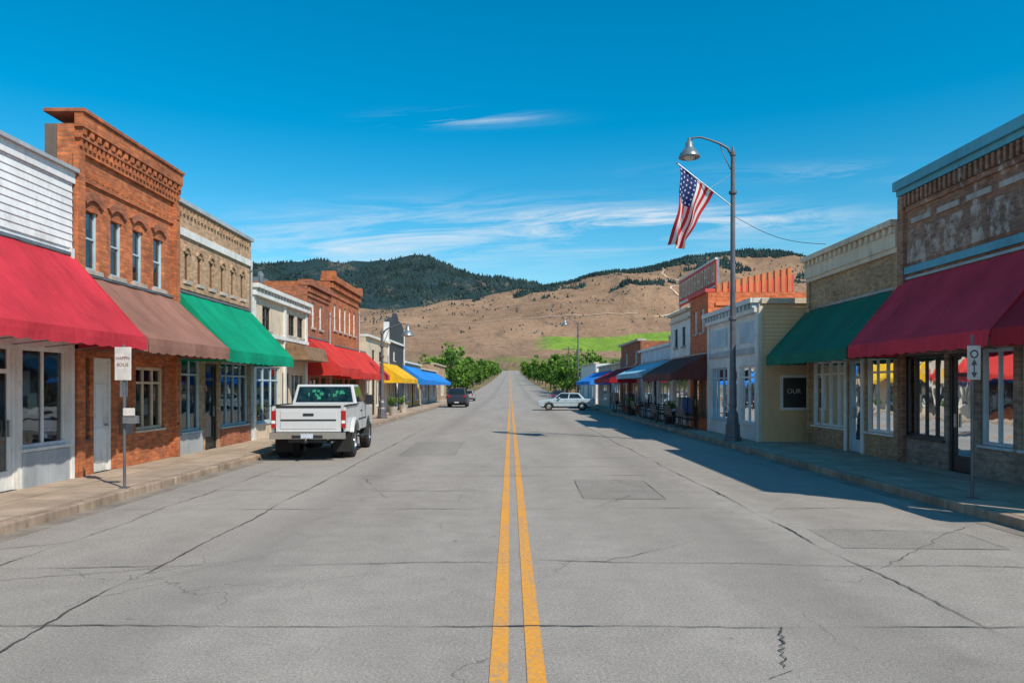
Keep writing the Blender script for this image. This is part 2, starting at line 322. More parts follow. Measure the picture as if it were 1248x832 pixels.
ops=[('up',29.3,30.15,4.0,4.85,2,[.5],DARKF),('up',30.5,31.35,4.0,4.85,2,[.5],DARKF),('up',26.2,27.1,4.0,4.85,2,[.5],DARKF),('win',25.6,28.2,.7,2.7,3,[.75],BLUEF),('door',28.5,29.4,SW,2.5,1,None,BROWNF),('win',29.7,31.6,.8,2.5,3,None,CREAM)]
e,f=building('cream_shop_building',-1,LX,25.1,31.9,5.35,CREAM,ops,merch=10,extras=False)
b=B(f); b.box(25.1,31.9,.003,.18,5.1,5.22,WHITE); b.box(25.08,31.92,-.36,.26,5.36,5.5,WHITE); dent(b,25.15,31.85,5.22,5.36,.15,.35,.16,WHITE,.003); b.box(25.1,31.9,.003,.1,3.75,3.88,WHITE)
for a in (25.15,28.6,31.6): b.box(a,a+.22,.003,.07,SW,3.74,WHITE); b.box(a,a+.22,.003,.07,3.89,5.09,WHITE)
mk('cornice_and_pilasters',b,e)
b=B(f); b.hexa([(28.6,.102,3.0),(31.7,.102,3.0),(31.7,1.0,3.0),(28.6,1.0,3.0),(28.6,.102,3.7),(31.7,.102,3.7),(31.7,.85,3.55),(28.6,.85,3.55)],paint('brown_shingle',(.26,.15,.08),.8,.4,4)); mk('canopy',b,e,.02)
ops=[('up',32.7,33.2,4.6,5.7,1,[.5],WHITE),('up',34.0,34.5,4.6,5.7,1,[.5],WHITE),('win',32.4,34.0,.7,2.4,2,None,BROWNF),('door',34.3,35.2,SW,2.4,1,None,DARKF)]
e,f=building('brick_building',-1,LX,32.0,35.9,6.35,BR_RED,ops,merch=5)
b=B(f); dent(b,32.05,35.85,6.1,6.3,.12,.3,.14,BR_RED,.003); b.box(31.98,35.92,-.4,.2,6.36,6.62,BR_RED); b.box(32,35.7,.003,.06,5.9,6.0,BR_RED); mk('cornice',b,e)
awning(e,f,32.0,36.2,4.1,2.8,1.45,.35,F_RED2)
ops=[('up',36.8+i*1.15,37.3+i*1.15,4.8,6.1,1,[.5],WHITE) for i in range(5)]+[('win',36.5,38.9,.7,2.4,3,None,BROWNF),('door',39.2,40.1,SW,2.4,1,None,DARKF),('win',40.4,42.4,.7,2.4,3,None,BROWNF)]
e,f=building('brick_building',-1,LX,36.0,42.8,7.1,BR_OR,ops,merch=5)
b=B(f); dent(b,36.05,42.75,6.8,7.05,.16,.34,.16,BR_OR,.003); b.box(35.98,42.82,-.45,.25,7.11,7.4,BR_OR); b.box(36,42.6,.003,.06,6.45,6.6,BR_OR)
for q in (36,42.4): b.box(q,q+.4,-.4,.24,7.402,7.6,BR_OR)
mk('cornice',b,e)
awning(e,f,36.6,44.8,4.0,2.65,1.45,.3,F_RED2)
ops=[('door',47,48,SW,2.4,1,None,DARKF),('win',48.5,51.5,.7,2.4,3,None,WHITE),('win',45.2,46.7,.7,2.4,2,None,WHITE),('up',47,47.9,3.6,4.3,2,[.5],DARKF),('up',49.5,50.4,3.6,4.3,2,[.5],DARKF)]
e,f=building('cream_shop_building',-1,LX,44.85,53,5.0,CREAM,ops,merch=5)
b=B(f); b.box(44.83,53.02,-.36,.2,5.01,5.15,WHITE); mk('cornice',b,e)
awning(e,f,49.8,57,3.6,2.5,1.6,.3,F_YEL)
e,f=building('black_false_front_building',-1,LX,53.1,61,5.0,BLACKW,[('win',54,56.5,.7,2.4,3,None,WHITE),('door',57,58,SW,2.4,1,None,WHITE),('up',55.5,56.4,3.9,4.8,2,[.5],WHITE)],merch=4,extras=False)
b=B(f); b.ext([(53.1,5.0),(53.1,6.6),(54.6,7.0),(56.2,7.1),(57,7.6),(58,7.1),(59.5,7.0),(61,6.6),(61,5.0)],-.3,.02,BLACKW); b.box(53.25,60.8,.022,.12,5.2,5.35,WHITE); b.box(53.06,53.2,-.31,.08,SW,6.6,WHITE); b.box(60.85,61.02,-.31,.08,SW,6.6,WHITE); mk('false_front',b,e)
e,f=building('ochre_shop_building',-1,LX,61.1,72,3.9,OCHRE,[('win',62,65,.7,2.4,3,None,WHITE),('door',66,67,SW,2.4,1,None,DARKF),('win',68,71,.7,2.4,3,None,WHITE)],merch=4)
b=B(f); b.box(61.08,72.02,-.36,.2,3.91,4.05,WHITE); mk('cornice',b,e)
awning(e,f,60.1,70,3.7,2.5,1.7,.3,F_BLU)
e,f=building('tan_shop_building',-1,LX,72.1,88,3.6,STUCCO,[('win',74,78,.7,2.4,3,None,WHITE),('door',79,80,SW,2.4,1,None,DARKF),('win',82,86,.7,2.4,3,None,WHITE)],merch=4)
b=B(f); b.box(72.08,88.02,-.36,.2,3.61,3.75,CREAM); mk('cornice',b,e)
awning(e,f,71.5,87,3.5,2.4,1.8,.3,F_BLU)
e,f=building('brick_building',-1,LX-.4,88.5,104,4.6,BR_TAN,[('win',90,93,.7,2.4,3,None,WHITE),('door',95,96,SW,2.4,1,None,DARKF),('win',98,102,.7,2.4,3,None,WHITE)],merch=2)
b=B(f); b.box(88.48,104.02,-.36,.2,4.61,4.75,CREAM); mk('cornice',b,e)
# ================================================================= RIGHT SIDE
RX=9.6
ops=[('win',9.6,11.6,.8,2.75,4,None,BLUEF),('win',11.9,13.9,.8,2.75,4,None,BLUEF),('win',14.1,15.1,.8,2.75,2,None,BLUEF),('door',15.35,16.2,SW,2.7,1,None,DARKF),('win',16.35,18.0,.8,2.72,4,None,DARKF)]
e,f=building('brown_brick_building',1,RX,9.0,18.15,6.75,BR_DK,ops,lower=STONE,lowz=3.3,merch=26,extras=False)
b=B(f); b.box(8.98,18.18,-.36,.2,6.76,6.98,TEAL); b.box(9.0,18.15,.003,.12,6.62,6.755,TEAL); dent(b,9.1,17.85,6.32,6.6,.1,.18,.09,BR_DK,.003); b.box(9,17.85,.003,.05,6.2,6.31,BR_DK)
b.box(9.3,17.85,.003,.015,4.95,5.72,MURAL)
for i in range(8): b.box(9.4+i*1.06,10.2+i*1.06,.003,.04,5.86,5.98,CONC)
b.box(9,17.88,.003,.07,4.68,4.85,TEAL); b.box(17.9,18.15,.003,.09,SW,6.6,BR_DK)
mk('cornice_and_mural',b,e)
awning(e,f,12.75,18.1,4.55,2.98,1.3,.28,F_REDR); awning(e,f,8.9,12.68,4.55,2.98,1.3,.28,F_DRED)
ops=[('win',18.45,19.95,.78,2.75,3,[.8],WHITE),('door',20.2,21.0,SW,2.7,1,None,BLUEF),('win',21.2,23.5,.78,2.75,4,[.8],WHITE)]
e,f=building('buff_brick_building',1,RX,18.2,23.8,5.55,BR_TN2,ops,merch=16,extras=False)
b=B(f); b.box(18.2,23.8,.003,.08,5.3,5.42,CREAM); b.box(18.2,23.8,.003,.12,5.42,5.95,CREAM); b.box(18.18,23.84,-.36,.24,5.95,6.1,CREAM); dent(b,18.25,23.75,5.78,5.94,.18,.3,.15,CREAM,.122)
b.box(18.2,23.8,-.35,-.004,5.55,5.95,BR_TN2); b.box(18.2,18.4,.003,.06,SW,5.3,BR_TN2); b.box(23.6,23.8,.003,.06,SW,5.3,BR_TN2); b.box(20.02,20.16,.003,.05,SW,2.8,WHITE); b.box(21.04,21.16,.003,.05,SW,2.8,WHITE)
mk('cornice_and_trim',b,e)
awning(e,f,18.2,23.9,4.4,2.95,1.3,.28,F_DGR)
X3=8.25
ops=[('win',24.9,26.6,.7,2.7,2,[.8],WHITE),('door',26.9,27.8,SW,2.6,1,None,WHITE),('win',28.1,30.3,.7,2.7,3,[.8],BLUEF)]
e,f=building('white_shop_building',1,X3,24.5,30.7,4.75,WHITE,ops,merch=8,sidem=TANS,extras=False)
b=B(f); b.box(24.48,30.72,-.36,.3,4.76,4.92,WHITE); b.box(24.5,30.7,.003,.16,4.45,4.6,WHITE); dent(b,24.55,30.65,4.6,4.75,.22,.4,.18,LBLUE,.003); b.box(24.8,30.4,.003,.08,3.1,3.3,GRAYP)
for a in (24.5,30.45): b.box(a,a+.25,.003,.07,SW,4.45,WHITE)
b.box(24.9,26.5,.003,.03,3.5,4.2,LBLUE); b.box(28.1,30.2,.003,.03,3.5,4.2,LBLUE); mk('cornice_and_pilasters',b,e)
b=B(front(24.497)); siding(b,X3+.1,X3+7,SW,4.7,TANS,.13,[(8.95,9.95,1.2,2.35)]); b.box(X3-.02,X3+.1,.0,.045,SW,4.72,CREAM); b.box(X3+.06,X3+7,.0,.1,4.725,4.9,CREAM)
b.box(8.95,9.95,.0,.05,1.2,1.28,WHITE); b.box(8.95,9.95,.0,.05,2.27,2.35,WHITE); b.box(8.95,9.03,.0,.05,1.28,2.27,WHITE); b.box(9.87,9.95,.0,.05,1.28,2.27,WHITE); b.box(9.03,9.87,0,.02,1.28,2.27,DARKF)
mk('siding',b,e); text('lettering','OUR',.22,(9.4,24.47,1.82),(math.pi/2,0,0),MERCH[2],e)
ops=[('up',31.4,32.0,4.3,5.3,1,[.5],WHITE),('up',32.6,33.2,4.3,5.3,1,[.5],WHITE),('win',31.2,32.2,.7,2.5,2,None,BROWNF),('door',32.4,33.3,SW,2.5,1,None,DARKF)]
e,f=building('orange_brick_building',1,X3,30.8,33.8,5.9,BR_PNT,ops,merch=4,extras=False)
b=B(f)
for i in range(12):
    z1=6.0+.06*i; b0=-.35-i*.27; b.box(30.79,31.0,b0-.15,b0,5.9,z1+.26,ORGP); b.box(30.82,30.98,b0-.268,b0-.152,5.9,z1,REDP)
b.box(30.78,33.82,-.3,.12,5.91,6.05,REDP); b.box(30.74,30.79,-4,-.3,5.35,5.5,ORGP); mk('stepped_parapet',b,e)
b=B(f); b.box(30.9,37.9,-.5,-.42,6.05,6.2,REDP)
for a in (31,33.3,35.6,37.8): b.box(a,a+.08,-.52,-.42,5.6,7.4,METAL)
b.box(31.0,37.8,-.415,-.38,6.22,7.3,REDP); b.box(30.95,37.85,-.42,-.34,7.3,7.38,WHITE); b.box(30.95,37.85,-.42,-.34,6.14,6.22,WHITE)
for i in range(11):
    a=31.15+i*.6; b.box(a,a+.1,-.378,-.34,6.38,7.15,CREAM); b.box(a+.3,a+.4,-.378,-.34,6.38,7.15,CREAM)
    for z in random.sample([6.38,6.7,7.05],2): b.box(a+.1,a+.3,-.378,-.345,z,z+.1,CREAM)
mk('rooftop_sign',b,e)
awning(e,f,30.9,37.6,3.35,2.55,1.5,.3,F_MAR)
e,f=building('white_shop_building',1,X3,33.9,38,5.45,WHITE,[('up',34.8,35.5,3.9,4.8,1,[.5],DARKF),('up',36.4,37.1,3.9,4.8,1,[.5],DARKF),('win',34.4,37.5,.7,2.5,3,None,WHITE)],merch=4,extras=False)
b=B(f); b.box(33.88,38.02,-.36,.2,5.46,5.6,CREAM); b.box(33.9,38,.003,.1,5.1,5.2,CREAM); mk('cornice',b,e)
e,f=building('gray_shop_building',1,8.4,38.1,47.5,4.1,LBLUE,[('win',39,42,.7,2.5,3,None,WHITE),('door',42.4,43.3,SW,2.5,1,None,DARKF),('win',43.8,47,.7,2.5,3,None,WHITE)],merch=5)
b=B(f); b.box(38.08,47.52,-.36,.2,4.11,4.25,WHITE); mk('cornice',b,e); awning(e,f,38.3,47,3.4,2.7,1.6,.25,F_LBL)
e,f=building('brick_building',1,8.4,47.6,56,4.9,BR_RED,[('win',48.5,51,.7,2.5,3,None,WHITE),('door',51.5,52.4,SW,2.5,1,None,DARKF),('win',53,55.4,.7,2.5,3,None,WHITE),('up',49,49.9,3.5,4.3,1,[.5],WHITE),('up',53,53.9,3.5,4.3,1,[.5],WHITE)],merch=5)
b=B(f); b.box(47.58,56.02,-.36,.2,4.91,5.05,CONC); mk('cornice',b,e); awning(e,f,49,58,3.3,2.5,1.8,.3,F_DRED)
e,f=building('tan_shop_building',1,8.6,56.1,72,3.7,STUCCO,[('win',58,62,.7,2.4,3,None,WHITE),('door',63,64,SW,2.4,1,None,DARKF),('win',66,70,.7,2.4,3,None,WHITE)],merch=4)
b=B(f); b.box(56.08,72.02,-.36,.2,3.71,3.85,CREAM); mk('cornice',b,e); awning(e,f,63,76,3.3,2.4,1.8,.3,F_BLU)
e,f=building('white_shop_building',1,8.8,76.1,92,4.3,WHITE,[('win',78,82,.7,2.4,3,None,WHITE),('door',83,84,SW,2.4,1,None,DARKF),('win',86,90,.7,2.4,3,None,WHITE)],merch=2)
b=B(f); b.box(76.08,92.02,-.36,.2,4.31,4.45,CREAM); mk('cornice',b,e)
# ================================================================= TERRAIN
def pw(pts,x):
    if x<=pts[0][0]: return pts[0][1]
    for (x0,y0),(x1,y1) in zip(pts,pts[1:]):
        if x<=x1:
            t=(x-x0)/(x1-x0); return y0+(y1-y0)*t
    return pts[-1][1]
def sm(pts,x,h):
    return sum(pw(pts,x+h*k) for k in (-1,-.5,0,.5,1))/5
BASE=[(-400,-.12),(110,-.12),(250,2.6),(600,12),(640,14),(900,44),(1100,78),(1250,96)]
RID=[(-2600,140),(-900,165),(-644,172),(-374,178),(-144,196),(36,228),(196,262),(356,294),(566,322),(676,314),(756,296),(956,262),(1252,240),(2600,180)]
def H(X,Y):
    h=pw(BASE,Y)
    if Y>120: h=sm(BASE,Y,12)
    if Y>1050:
        t=min(1,(Y-1050)/750); t=t*t*(3-2*t); r=sm(RID,X,40)
        if Y<=1800: h=h*(1-t)+r*t
        else: h=r*(1-.5*min(1,(Y-1800)/600)**1.2)
    amp=max(0,min(1,(Y-450)/500))*(1 if Y<1500 else max(.35,1-(Y-1500)/460))
    if amp>0:
        c=min(1,max(0,(abs(X)-25)/120)) if Y<660 else 1
        k=.4 if Y<1150 else .4+.6*min(1,(Y-1150)/200)
        p=Vector((X/260,Y/340,3.3)); h+=c*amp*k*(18*noise.fractal(p,1,2,3)-30*abs(noise.noise(Vector((X/190+.3*noise.noise(Vector((X/90,Y/120,1))),Y/620,9))))-6*abs(noise.noise(Vector((X/60,Y/220,5))))+8)
    return h
rows=[-300,-120,-60,-20,20,60,100,110]+list(range(120,660,10))+list(range(660,1900,10))+list(range(1900,2450,45))
half=[0,8,16,24,40,60,80,100,120]+list(range(130,1000,10))+list(range(1010,1600,40))+[1700,1900,2200,2600,3200]
cols=[-x for x in reversed(half[1:])]+half
b=B(); V=[(x,y,H(x,y)) for y in rows for x in cols]; nc=len(cols)
m,nt,bs=nm('dry_grass_hills'); o=obj(nt); s=N(nt,'ShaderNodeSeparateXYZ',{0:o}); X_,Y_=s.outputs[0],s.outputs[1]
n1=noi(nt,mp(nt,o,(1,.6,1)),.006,6,.6); n2=noi(nt,o,.05,5,.7); n3=noi(nt,mp(nt,o,(1,.3,1)),.022,6,.75,1.0); n5=noi(nt,mp(nt,o,(1,.5,1)),.11,4,.7)
c=mix(nt,rng(nt,n1,.38,.62,0,1),(.36,.225,.14,1),(.25,.155,.098,1))
c=mix(nt,rng(nt,n3,.5,.64,0,.6),c,(.17,.11,.072,1))  # gully shade put into the colour as dark downslope streaks
c=mix(nt,rng(nt,n2,.5,.7,0,.45),c,(.42,.29,.195,1))
c=mix(nt,rng(nt,n5,.58,.66,0,.65),c,(.075,.075,.045,1))
def band(v,a,b_,w): return mth(nt,'MULTIPLY',N(nt,'ShaderNodeMapRange',{'Value':v,'From Min':a-w,'From Max':a+w}).outputs[0],N(nt,'ShaderNodeMapRange',{'Value':v,'From Min':b_-w,'From Max':b_+w,'To Min':1.0,'To Max':0.0}).outputs[0])
wob=mth(nt,'MULTIPLY',mth(nt,'SUBTRACT',n1,.5),60.0)
g=mth(nt,'MULTIPLY',band(mth(nt,'ADD',mth(nt,'ADD',Y_,wob),mth(nt,'MULTIPLY',X_,-.25)),880,1055,8),band(mth(nt,'ADD',X_,wob),40,280,14))
gg=mix(nt,rng(nt,n3,.4,.6,0,1),(.24,.36,.045,1),(.14,.26,.035,1))
c=mix(nt,mth(nt,'MULTIPLY',g,.95),c,gg)
g3=mth(nt,'MULTIPLY',band(mth(nt,'ADD',Y_,wob),720,790,6),band(X_,-20,330,14)); c=mix(nt,mth(nt,'MULTIPLY',g3,.6),c,(.16,.2,.05,1))
g2=mth(nt,'MULTIPLY',band(Y_,125,700,40),rng(nt,noi(nt,o,.02,4),.4,.6,0,.8)); c=mix(nt,g2,c,(.14,.17,.045,1))
town=rng(nt,Y_,105,125,1,0); c=mix(nt,town,c,(.27,.24,.2,1))
nt.links.new(c,bs.inputs['Base Color']); bs.inputs['Roughness'].default_value=1; bs.inputs['Specular IOR Level'].default_value=.1
bump(nt,bs,mth(nt,'ADD',mth(nt,'MULTIPLY',noi(nt,o,.03,8,.7),1.0),n3),.8,8)
b.V=V; b.mats=[m]
for j in range(len(rows)-1):
    for i in range(nc-1): b.F.append((j*nc+i,j*nc+i+1,(j+1)*nc+i+1,(j+1)*nc+i)); b.M.append(0)
mk('ground_terrain',b,smooth=True,recalc=False)
TRK=paint('dirt_track',(.54,.40,.29),.95,.15,.05,0)
def track(pts,w):
    b=B(); P=[]
    for p,q in zip(pts,pts[1:]):
        for i in range(14): P.append(Vector(p).lerp(Vector(q),i/14))
    P=[p+Vector((12*noise.noise(Vector((i*.17,3,0))),8*noise.noise(Vector((i*.13,9,0))))) for i,p in enumerate(P)]
    for i in range(len(P)-2):
        a,c,d=P[i],P[i+1],P[i+2]; t0=(c-a).normalized()*w; t1=(d-c).normalized()*w; n0=Vector((-t0.y,t0.x)); n1_=Vector((-t1.y,t1.x))
        b.poly([(v.x,v.y,H(v.x,v.y)+.8) for v in (a+n0,a-n0,c-n1_,c+n1_)],TRK)
    mk('dirt_track',b,recalc=False)
track([(240,1230),(330,1300),(300,1400),(360,1480),(325,1560),(350,1680),(330,1760)],2.3)
track([(-300,1250),(-120,1210),(60,1260),(240,1230)],1.4)
MR=[(-3600,430),(-1600,480),(-1250,540),(-1145,552),(-967,556),(-790,548),(-611,560),(-416,574),(-256,532),(-78,484),(100,450),(278,452),(420,468),(640,500),(1200,470),(2200,430),(3600,380)]
def MH(X,Y):
    r=sm(MR,X,50); t=(Y-2250)/950
    if t<=1: t=max(0,t); h=100+(r-100)*(t**.85)
    else: h=r-(Y-3200)*.3
    k=min(1,max(0,t)) ; k=k*(1-.7*max(0,min(1,(t-.7)/.3)))
    return h+k*(-130*abs(noise.noise(Vector((X/330,Y/900,1.5))))+40*noise.fractal(Vector((X/150,Y/250,7)),1,2,5))+12*noise.fractal(Vector((X/60,Y/90,2)),1,2,4)
b=B(); mr=list(range(2250,3500,25)); mc=list(range(-3600,3601,36))
b.V=[(x,y,MH(x,y)) for y in mr for x in mc]; nc=len(mc)
for j in range(len(mr)-1):
    for i in range(nc-1): b.F.append((j*nc+i,j*nc+i+1,(j+1)*nc+i+1,(j+1)*nc+i)); b.M.append(0)
m,nt,bs=nm('forest_slope'); o=obj(nt)
c=mix(nt,rng(nt,noi(nt,o,.006,7,.7),.52,.62,0,1),(.035,.07,.078,1),(.17,.15,.12,1)); c=mix(nt,rng(nt,noi(nt,o,.05,4,.7),.4,.6,0,.7),c,(.022,.048,.055,1))  # blue tint: distance haze put into the forest colours
nt.links.new(c,bs.inputs['Base Color']); bs.inputs['Roughness'].default_value=1; bs.inputs['Specular IOR Level'].default_value=0.05
bump(nt,bs,noi(nt,o,.04,8,.75),1,16); b.mats=[m]
mk('forested_mountain',b,smooth=True,recalc=False)
PINE=paint('pine_foliage',(.032,.062,.062),.95,.5,.01,0); PINE.node_tree.nodes['Principled BSDF'].inputs['Specular IOR Level'].default_value=.05  # bluish distance haze put into the foliage colour
def cone(b,x,y,z,h,r,k):
    i=len(b.V); n=5; a0=R(0,6)
    for q in range(n):
        a=a0+q*2*math.pi/n; rr=r*R(.7,1.2); b.V.append((x+rr*math.cos(a),y+rr*math.sin(a),z-1))
    b.V.append((x+R(-.1,.1)*r,y,z+h))
    for q in range(n): b.F.append((i+q,i+(q+1)%n,i+n)); b.M.append(k)
b=B(); b.mi(PINE); cnt=0
while cnt<20000:
    y=R(2400,3260); x=R(-.62,.62)*y
    if noise.noise(Vector((x/240,y/300,4)))<-.22+.1*R(-1,1): cnt+=.3; continue
    cone(b,x,y,MH(x,y),R(8,15),R(3,5),0); cnt+=1
mk('mountain_pine_forest',b,recalc=False)
b=B(); b.mi(PINE)
for i in range(18000):
    y=R(1420,1850); x=R(-80,1100)
    u=(y-1420)/430
    v=noise.fractal(Vector((x/130,y/90,4)),1,2,4)
    lim=(-.2 if -20<x<640 and u>.64-.0003*x else .34)
    if v+.12*R(-1,1)<lim: continue
    cone(b,x,y,H(x,y),R(5,11),R(2.2,4),0)
for i in range(4600):
    y=R(1100,1800); x=R(-600,1000)
    if noise.noise(Vector((x/60,y/120,14)))+.35*R(-1,1)>.2: cone(b,x,y,H(x,y),R(1.5,4.5),R(1.5,3.2),0)
mk('hillside_pine_forest',b,recalc=False)
# ================================================================= ROAD
KL,KR=-6.8,7.1
def asphalt(name,k=1.0,vein=True):
    m,nt,bs=nm(name); o=obj(nt)
    fine=noi(nt,o,110,3,.75); mid=noi(nt,o,2.2,6,.65); big=noi(nt,mp(nt,o,(1.2,.25,1)),.5,5,.6); sp=noi(nt,o,38,5,.85)
    c=mix(nt,rng(nt,big,.3,.7,0,1),(.275*k,.246*k,.214*k,1),(.35*k,.316*k,.278*k,1)); c=mix(nt,1,c,gray(nt,rng(nt,mid,.3,.7,.9,1.08)),'MULTIPLY')
    c=mix(nt,1,c,gray(nt,rng(nt,fine,.25,.75,.4,1.6)),'MULTIPLY'); c=mix(nt,1,c,gray(nt,rng(nt,sp,.3,.7,.56,1.44)),'MULTIPLY')
    c=mix(nt,rng(nt,noi(nt,o,60,2,.6),.62,.68,0,.65),c,(.54,.51,.46,1)); c=mix(nt,rng(nt,noi(nt,o,75,2,.6),.61,.68,0,.65),c,(.09,.083,.075,1))
    s=N(nt,'ShaderNodeSeparateXYZ',{0:o}); xw=mth(nt,'ADD',s.outputs[0],mth(nt,'MULTIPLY',mth(nt,'SUBTRACT',mid,.5),.8))
    oil=mth(nt,'ADD',rng(nt,mth(nt,'ABSOLUTE',mth(nt,'SUBTRACT',xw,3.0)),0,.8,.28,0),rng(nt,mth(nt,'ABSOLUTE',mth(nt,'ADD',xw,3.0)),0,.8,.28,0)); c=mix(nt,oil,c,(.15,.135,.12,1))
    spots=noi(nt,o,3.2,2,.5); c=mix(nt,rng(nt,spots,.72,.77,0,.5),c,(.1,.09,.08,1))
    h=mth(nt,'ADD',fine,sp)
    if vein:
        vv=N(nt,'ShaderNodeVectorMath',{0:o,1:N(nt,'ShaderNodeVectorMath',{0:N(nt,'ShaderNodeTexNoise',{'Vector':o,'Scale':1.3,'Detail':6.0}).outputs['Color'],1:(1.1,1.1,0)},operation='MULTIPLY').outputs[0]},operation='ADD').outputs[0]
        ve=N(nt,'ShaderNodeTexVoronoi',{'Vector':vv,'Scale':.34},feature='DISTANCE_TO_EDGE',voronoi_dimensions='2D').outputs[0]
        ck=mth(nt,'MULTIPLY',rng(nt,ve,.0006,.003,1,0),rng(nt,noi(nt,o,.35,3),.47,.57,0,.55)); c=mix(nt,ck,c,(.09,.08,.07,1)); h=mth(nt,'ADD',h,mth(nt,'MULTIPLY',ck,-2))
    nt.links.new(c,bs.inputs['Base Color']); bs.inputs['Roughness'].default_value=.9; bs.inputs['Specular IOR Level'].default_value=.2
    bump(nt,bs,h,.7,.006); return m
ASPH=asphalt('aged_asphalt'); PATCH=asphalt('asphalt_patch',.86,False)
def strip(name,x0,x1,y0,y1,dz,m,parent=None):
    b=B(); ys=sorted({y0,y1}|{r for r in rows if y0<r<y1 and r>=110}); b.mi(m)
    z=lambda y:(0 if y<=110 else max(0,H(0,y)+.12)) +dz
    for p,q in zip(ys,ys[1:]): b.poly([(x0,p,z(p)),(x1,p,z(p)),(x1,q,z(q)),(x0,q,z(q))],m)
    return mk(name,b,parent,recalc=False)
strip('road',-7.4,7.7,-120,650,0,ASPH)
b=B(); b.poly([(1.3,13.1,.003),(2.75,13.0,.003),(2.8,15.6,.003),(1.35,15.7,.003)],PATCH); b.poly([(-3.2,21,.003),(-1.6,21.1,.003),(-1.65,26.5,.003),(-3.25,26.4,.003)],PATCH); b.poly([(4.1,9.1,.003),(6.1,9.0,.003),(6.15,10.1,.003),(4.15,10.3,.003)],PATCH); b.poly([(.6,29,.003),(3.5,29,.003),(3.5,31,.003),(.6,31,.003)],PATCH)
mk('asphalt_patches',b,recalc=False)
m,nt,bs=nm('yellow_road_paint'); o=obj(nt); w=noi(nt,o,16,9,.85); w2=noi(nt,mp(nt,o,(1,.3,1)),2.5,4)
c=mix(nt,rng(nt,noi(nt,o,60,3),.3,.7,0,1),(.84,.37,.03,1),(.62,.25,.02,1)); wf=mth(nt,'MULTIPLY',rng(nt,w,.47,.57,0,.85),rng(nt,w2,.34,.58,.15,1)); c=mix(nt,wf,c,(.3,.255,.19,1))
nt.links.new(c,bs.inputs['Base Color']); bs.inputs['Roughness'].default_value=.75; bump(nt,bs,noi(nt,o,90,3,.7),.5,.005); YEL=m
e=empty('double_yellow_line'); strip('line_1',-.145,-.015,-60,640,.006,YEL,e); strip('line_2',.115,.245,-60,640,.006,YEL,e)
TAR=paint('crack_tar',(.085,.077,.07),.85,.4,8,0)
b=B()
def crack(p,q,w=.014,jit=.06,st=.12):
    P=Vector((p[0],p[1],0)); Q=Vector((q[0],q[1],0)); n=max(3,int((Q-P).length/st)); t=(Q-P).normalized(); nn=Vector((-t.y,t.x,0)); L=[]; sd=R(0,99)
    for i in range(n+1):
        s=i/n; o_=nn*(jit*2.2*noise.noise(Vector((s*(Q-P).length*.5,sd,0)))+jit*.3*R(-1,1)); c_=P.lerp(Q,s)+o_
        ww=w*max(.15,.75+1.5*noise.noise(Vector((s*(Q-P).length*.8,sd+7,0))))*R(.5,1.2)*min(1,8*s+.25,8*(1-s)+.25); L.append((c_+nn*ww/2,c_-nn*ww/2))
    for i in range(n):
        a,c_,d,e_=L[i][0],L[i+1][0],L[i+1][1],L[i][1]; b.poly([(v.x,v.y,.01) for v in (a,c_,d,e_)],TAR)
crack((-3.85,2),(-4.0,36),.024,.05); crack((3.95,3),(3.6,40),.022,.05); crack((-5.7,6),(-5.5,24),.016,.06)
crack((-6.8,6.15),(6.9,6.1),.018,.04); crack((-6.8,8.0),(.0,8.35),.018,.05); crack((.25,8.5),(7.0,8.0),.013,.07); crack((-6.8,11.9),(7,12.1),.016,.06)
crack((-6.7,7.1),(-2.8,8.6),.010,.1); crack((-6.7,8.8),(-4.0,10.6),.009,.1)
for y in (14.1,16.2,18.4,20.5,25.5,31,38,46,55): crack((-6.7,y),(7,y+R(-.4,.4)),.02,.06,.25)
crack((2.3,6.1),(2.0,5.2),.018,.08,.05); crack((2.0,5.2),(2.35,4.3),.016,.08,.05); crack((2,5.2),(1.75,5.0),.008,.03,.05)
crack((1.4,12),(2.6,14.5),.014,.12); crack((2.6,14.5),(2.2,16),.012,.12); crack((-1.9,12),(-3.2,16),.012,.12); crack((1.0,8.4),(2.4,9.6),.009,.12); crack((4,8),(6.6,10.6),.009,.1); crack((-2.6,9.2),(-3.9,7.4),.009,.1)
for q in (((1.3,13.1),(2.75,13.0)),((2.75,13),(2.8,15.6)),((1.35,15.7),(2.8,15.6)),((1.3,13.1),(1.35,15.7)),((-3.2,21),(-3.25,26.4)),((-1.6,21.1),(-1.65,26.5)),((4.1,9.1),(6.1,9.0)),((4.15,10.3),(6.15,10.1)),((6.1,9),(6.15,10.1))): crack(q[0],q[1],.014,.01)
mk('pavement_cracks',b,recalc=False)
m,nt,bs=nm('sidewalk_concrete'); o=obj(nt)
t=N(nt,'ShaderNodeTexBrick',{'Vector':o,'Color1':(.46,.355,.26,1),'Color2':(.37,.285,.21,1),'Mortar':(.12,.095,.075,1),'Scale':1.0,'Mortar Size':.012,'Brick Width':1.0,'Row Height':1.5,'Mortar Smooth':.3},offset=0.0)
c=mix(nt,1,t.outputs[0],gray(nt,mth(nt,'MULTIPLY',rng(nt,noi(nt,o,1.3,6,.65),.3,.7,.7,1.15),rng(nt,noi(nt,o,60,3,.7),.3,.7,.8,1.2))),'MULTIPLY')
c=mix(nt,rng(nt,noi(nt,o,3,6,.8),.58,.7,0,.55),c,(.16,.125,.095,1)); nt.links.new(c,bs.inputs['Base Color']); bs.inputs['Roughness'].default_value=.9
bump(nt,bs,mth(nt,'ADD',mth(nt,'MULTIPLY',t.outputs['Fac'],-1),mth(nt,'MULTIPLY',noi(nt,o,60,3),.4)),.5,.01); SWM=m
KERB=paint('kerb_concrete',(.38,.28,.20),.9,.45,1.5,.5,0,(.16,.12,.09))
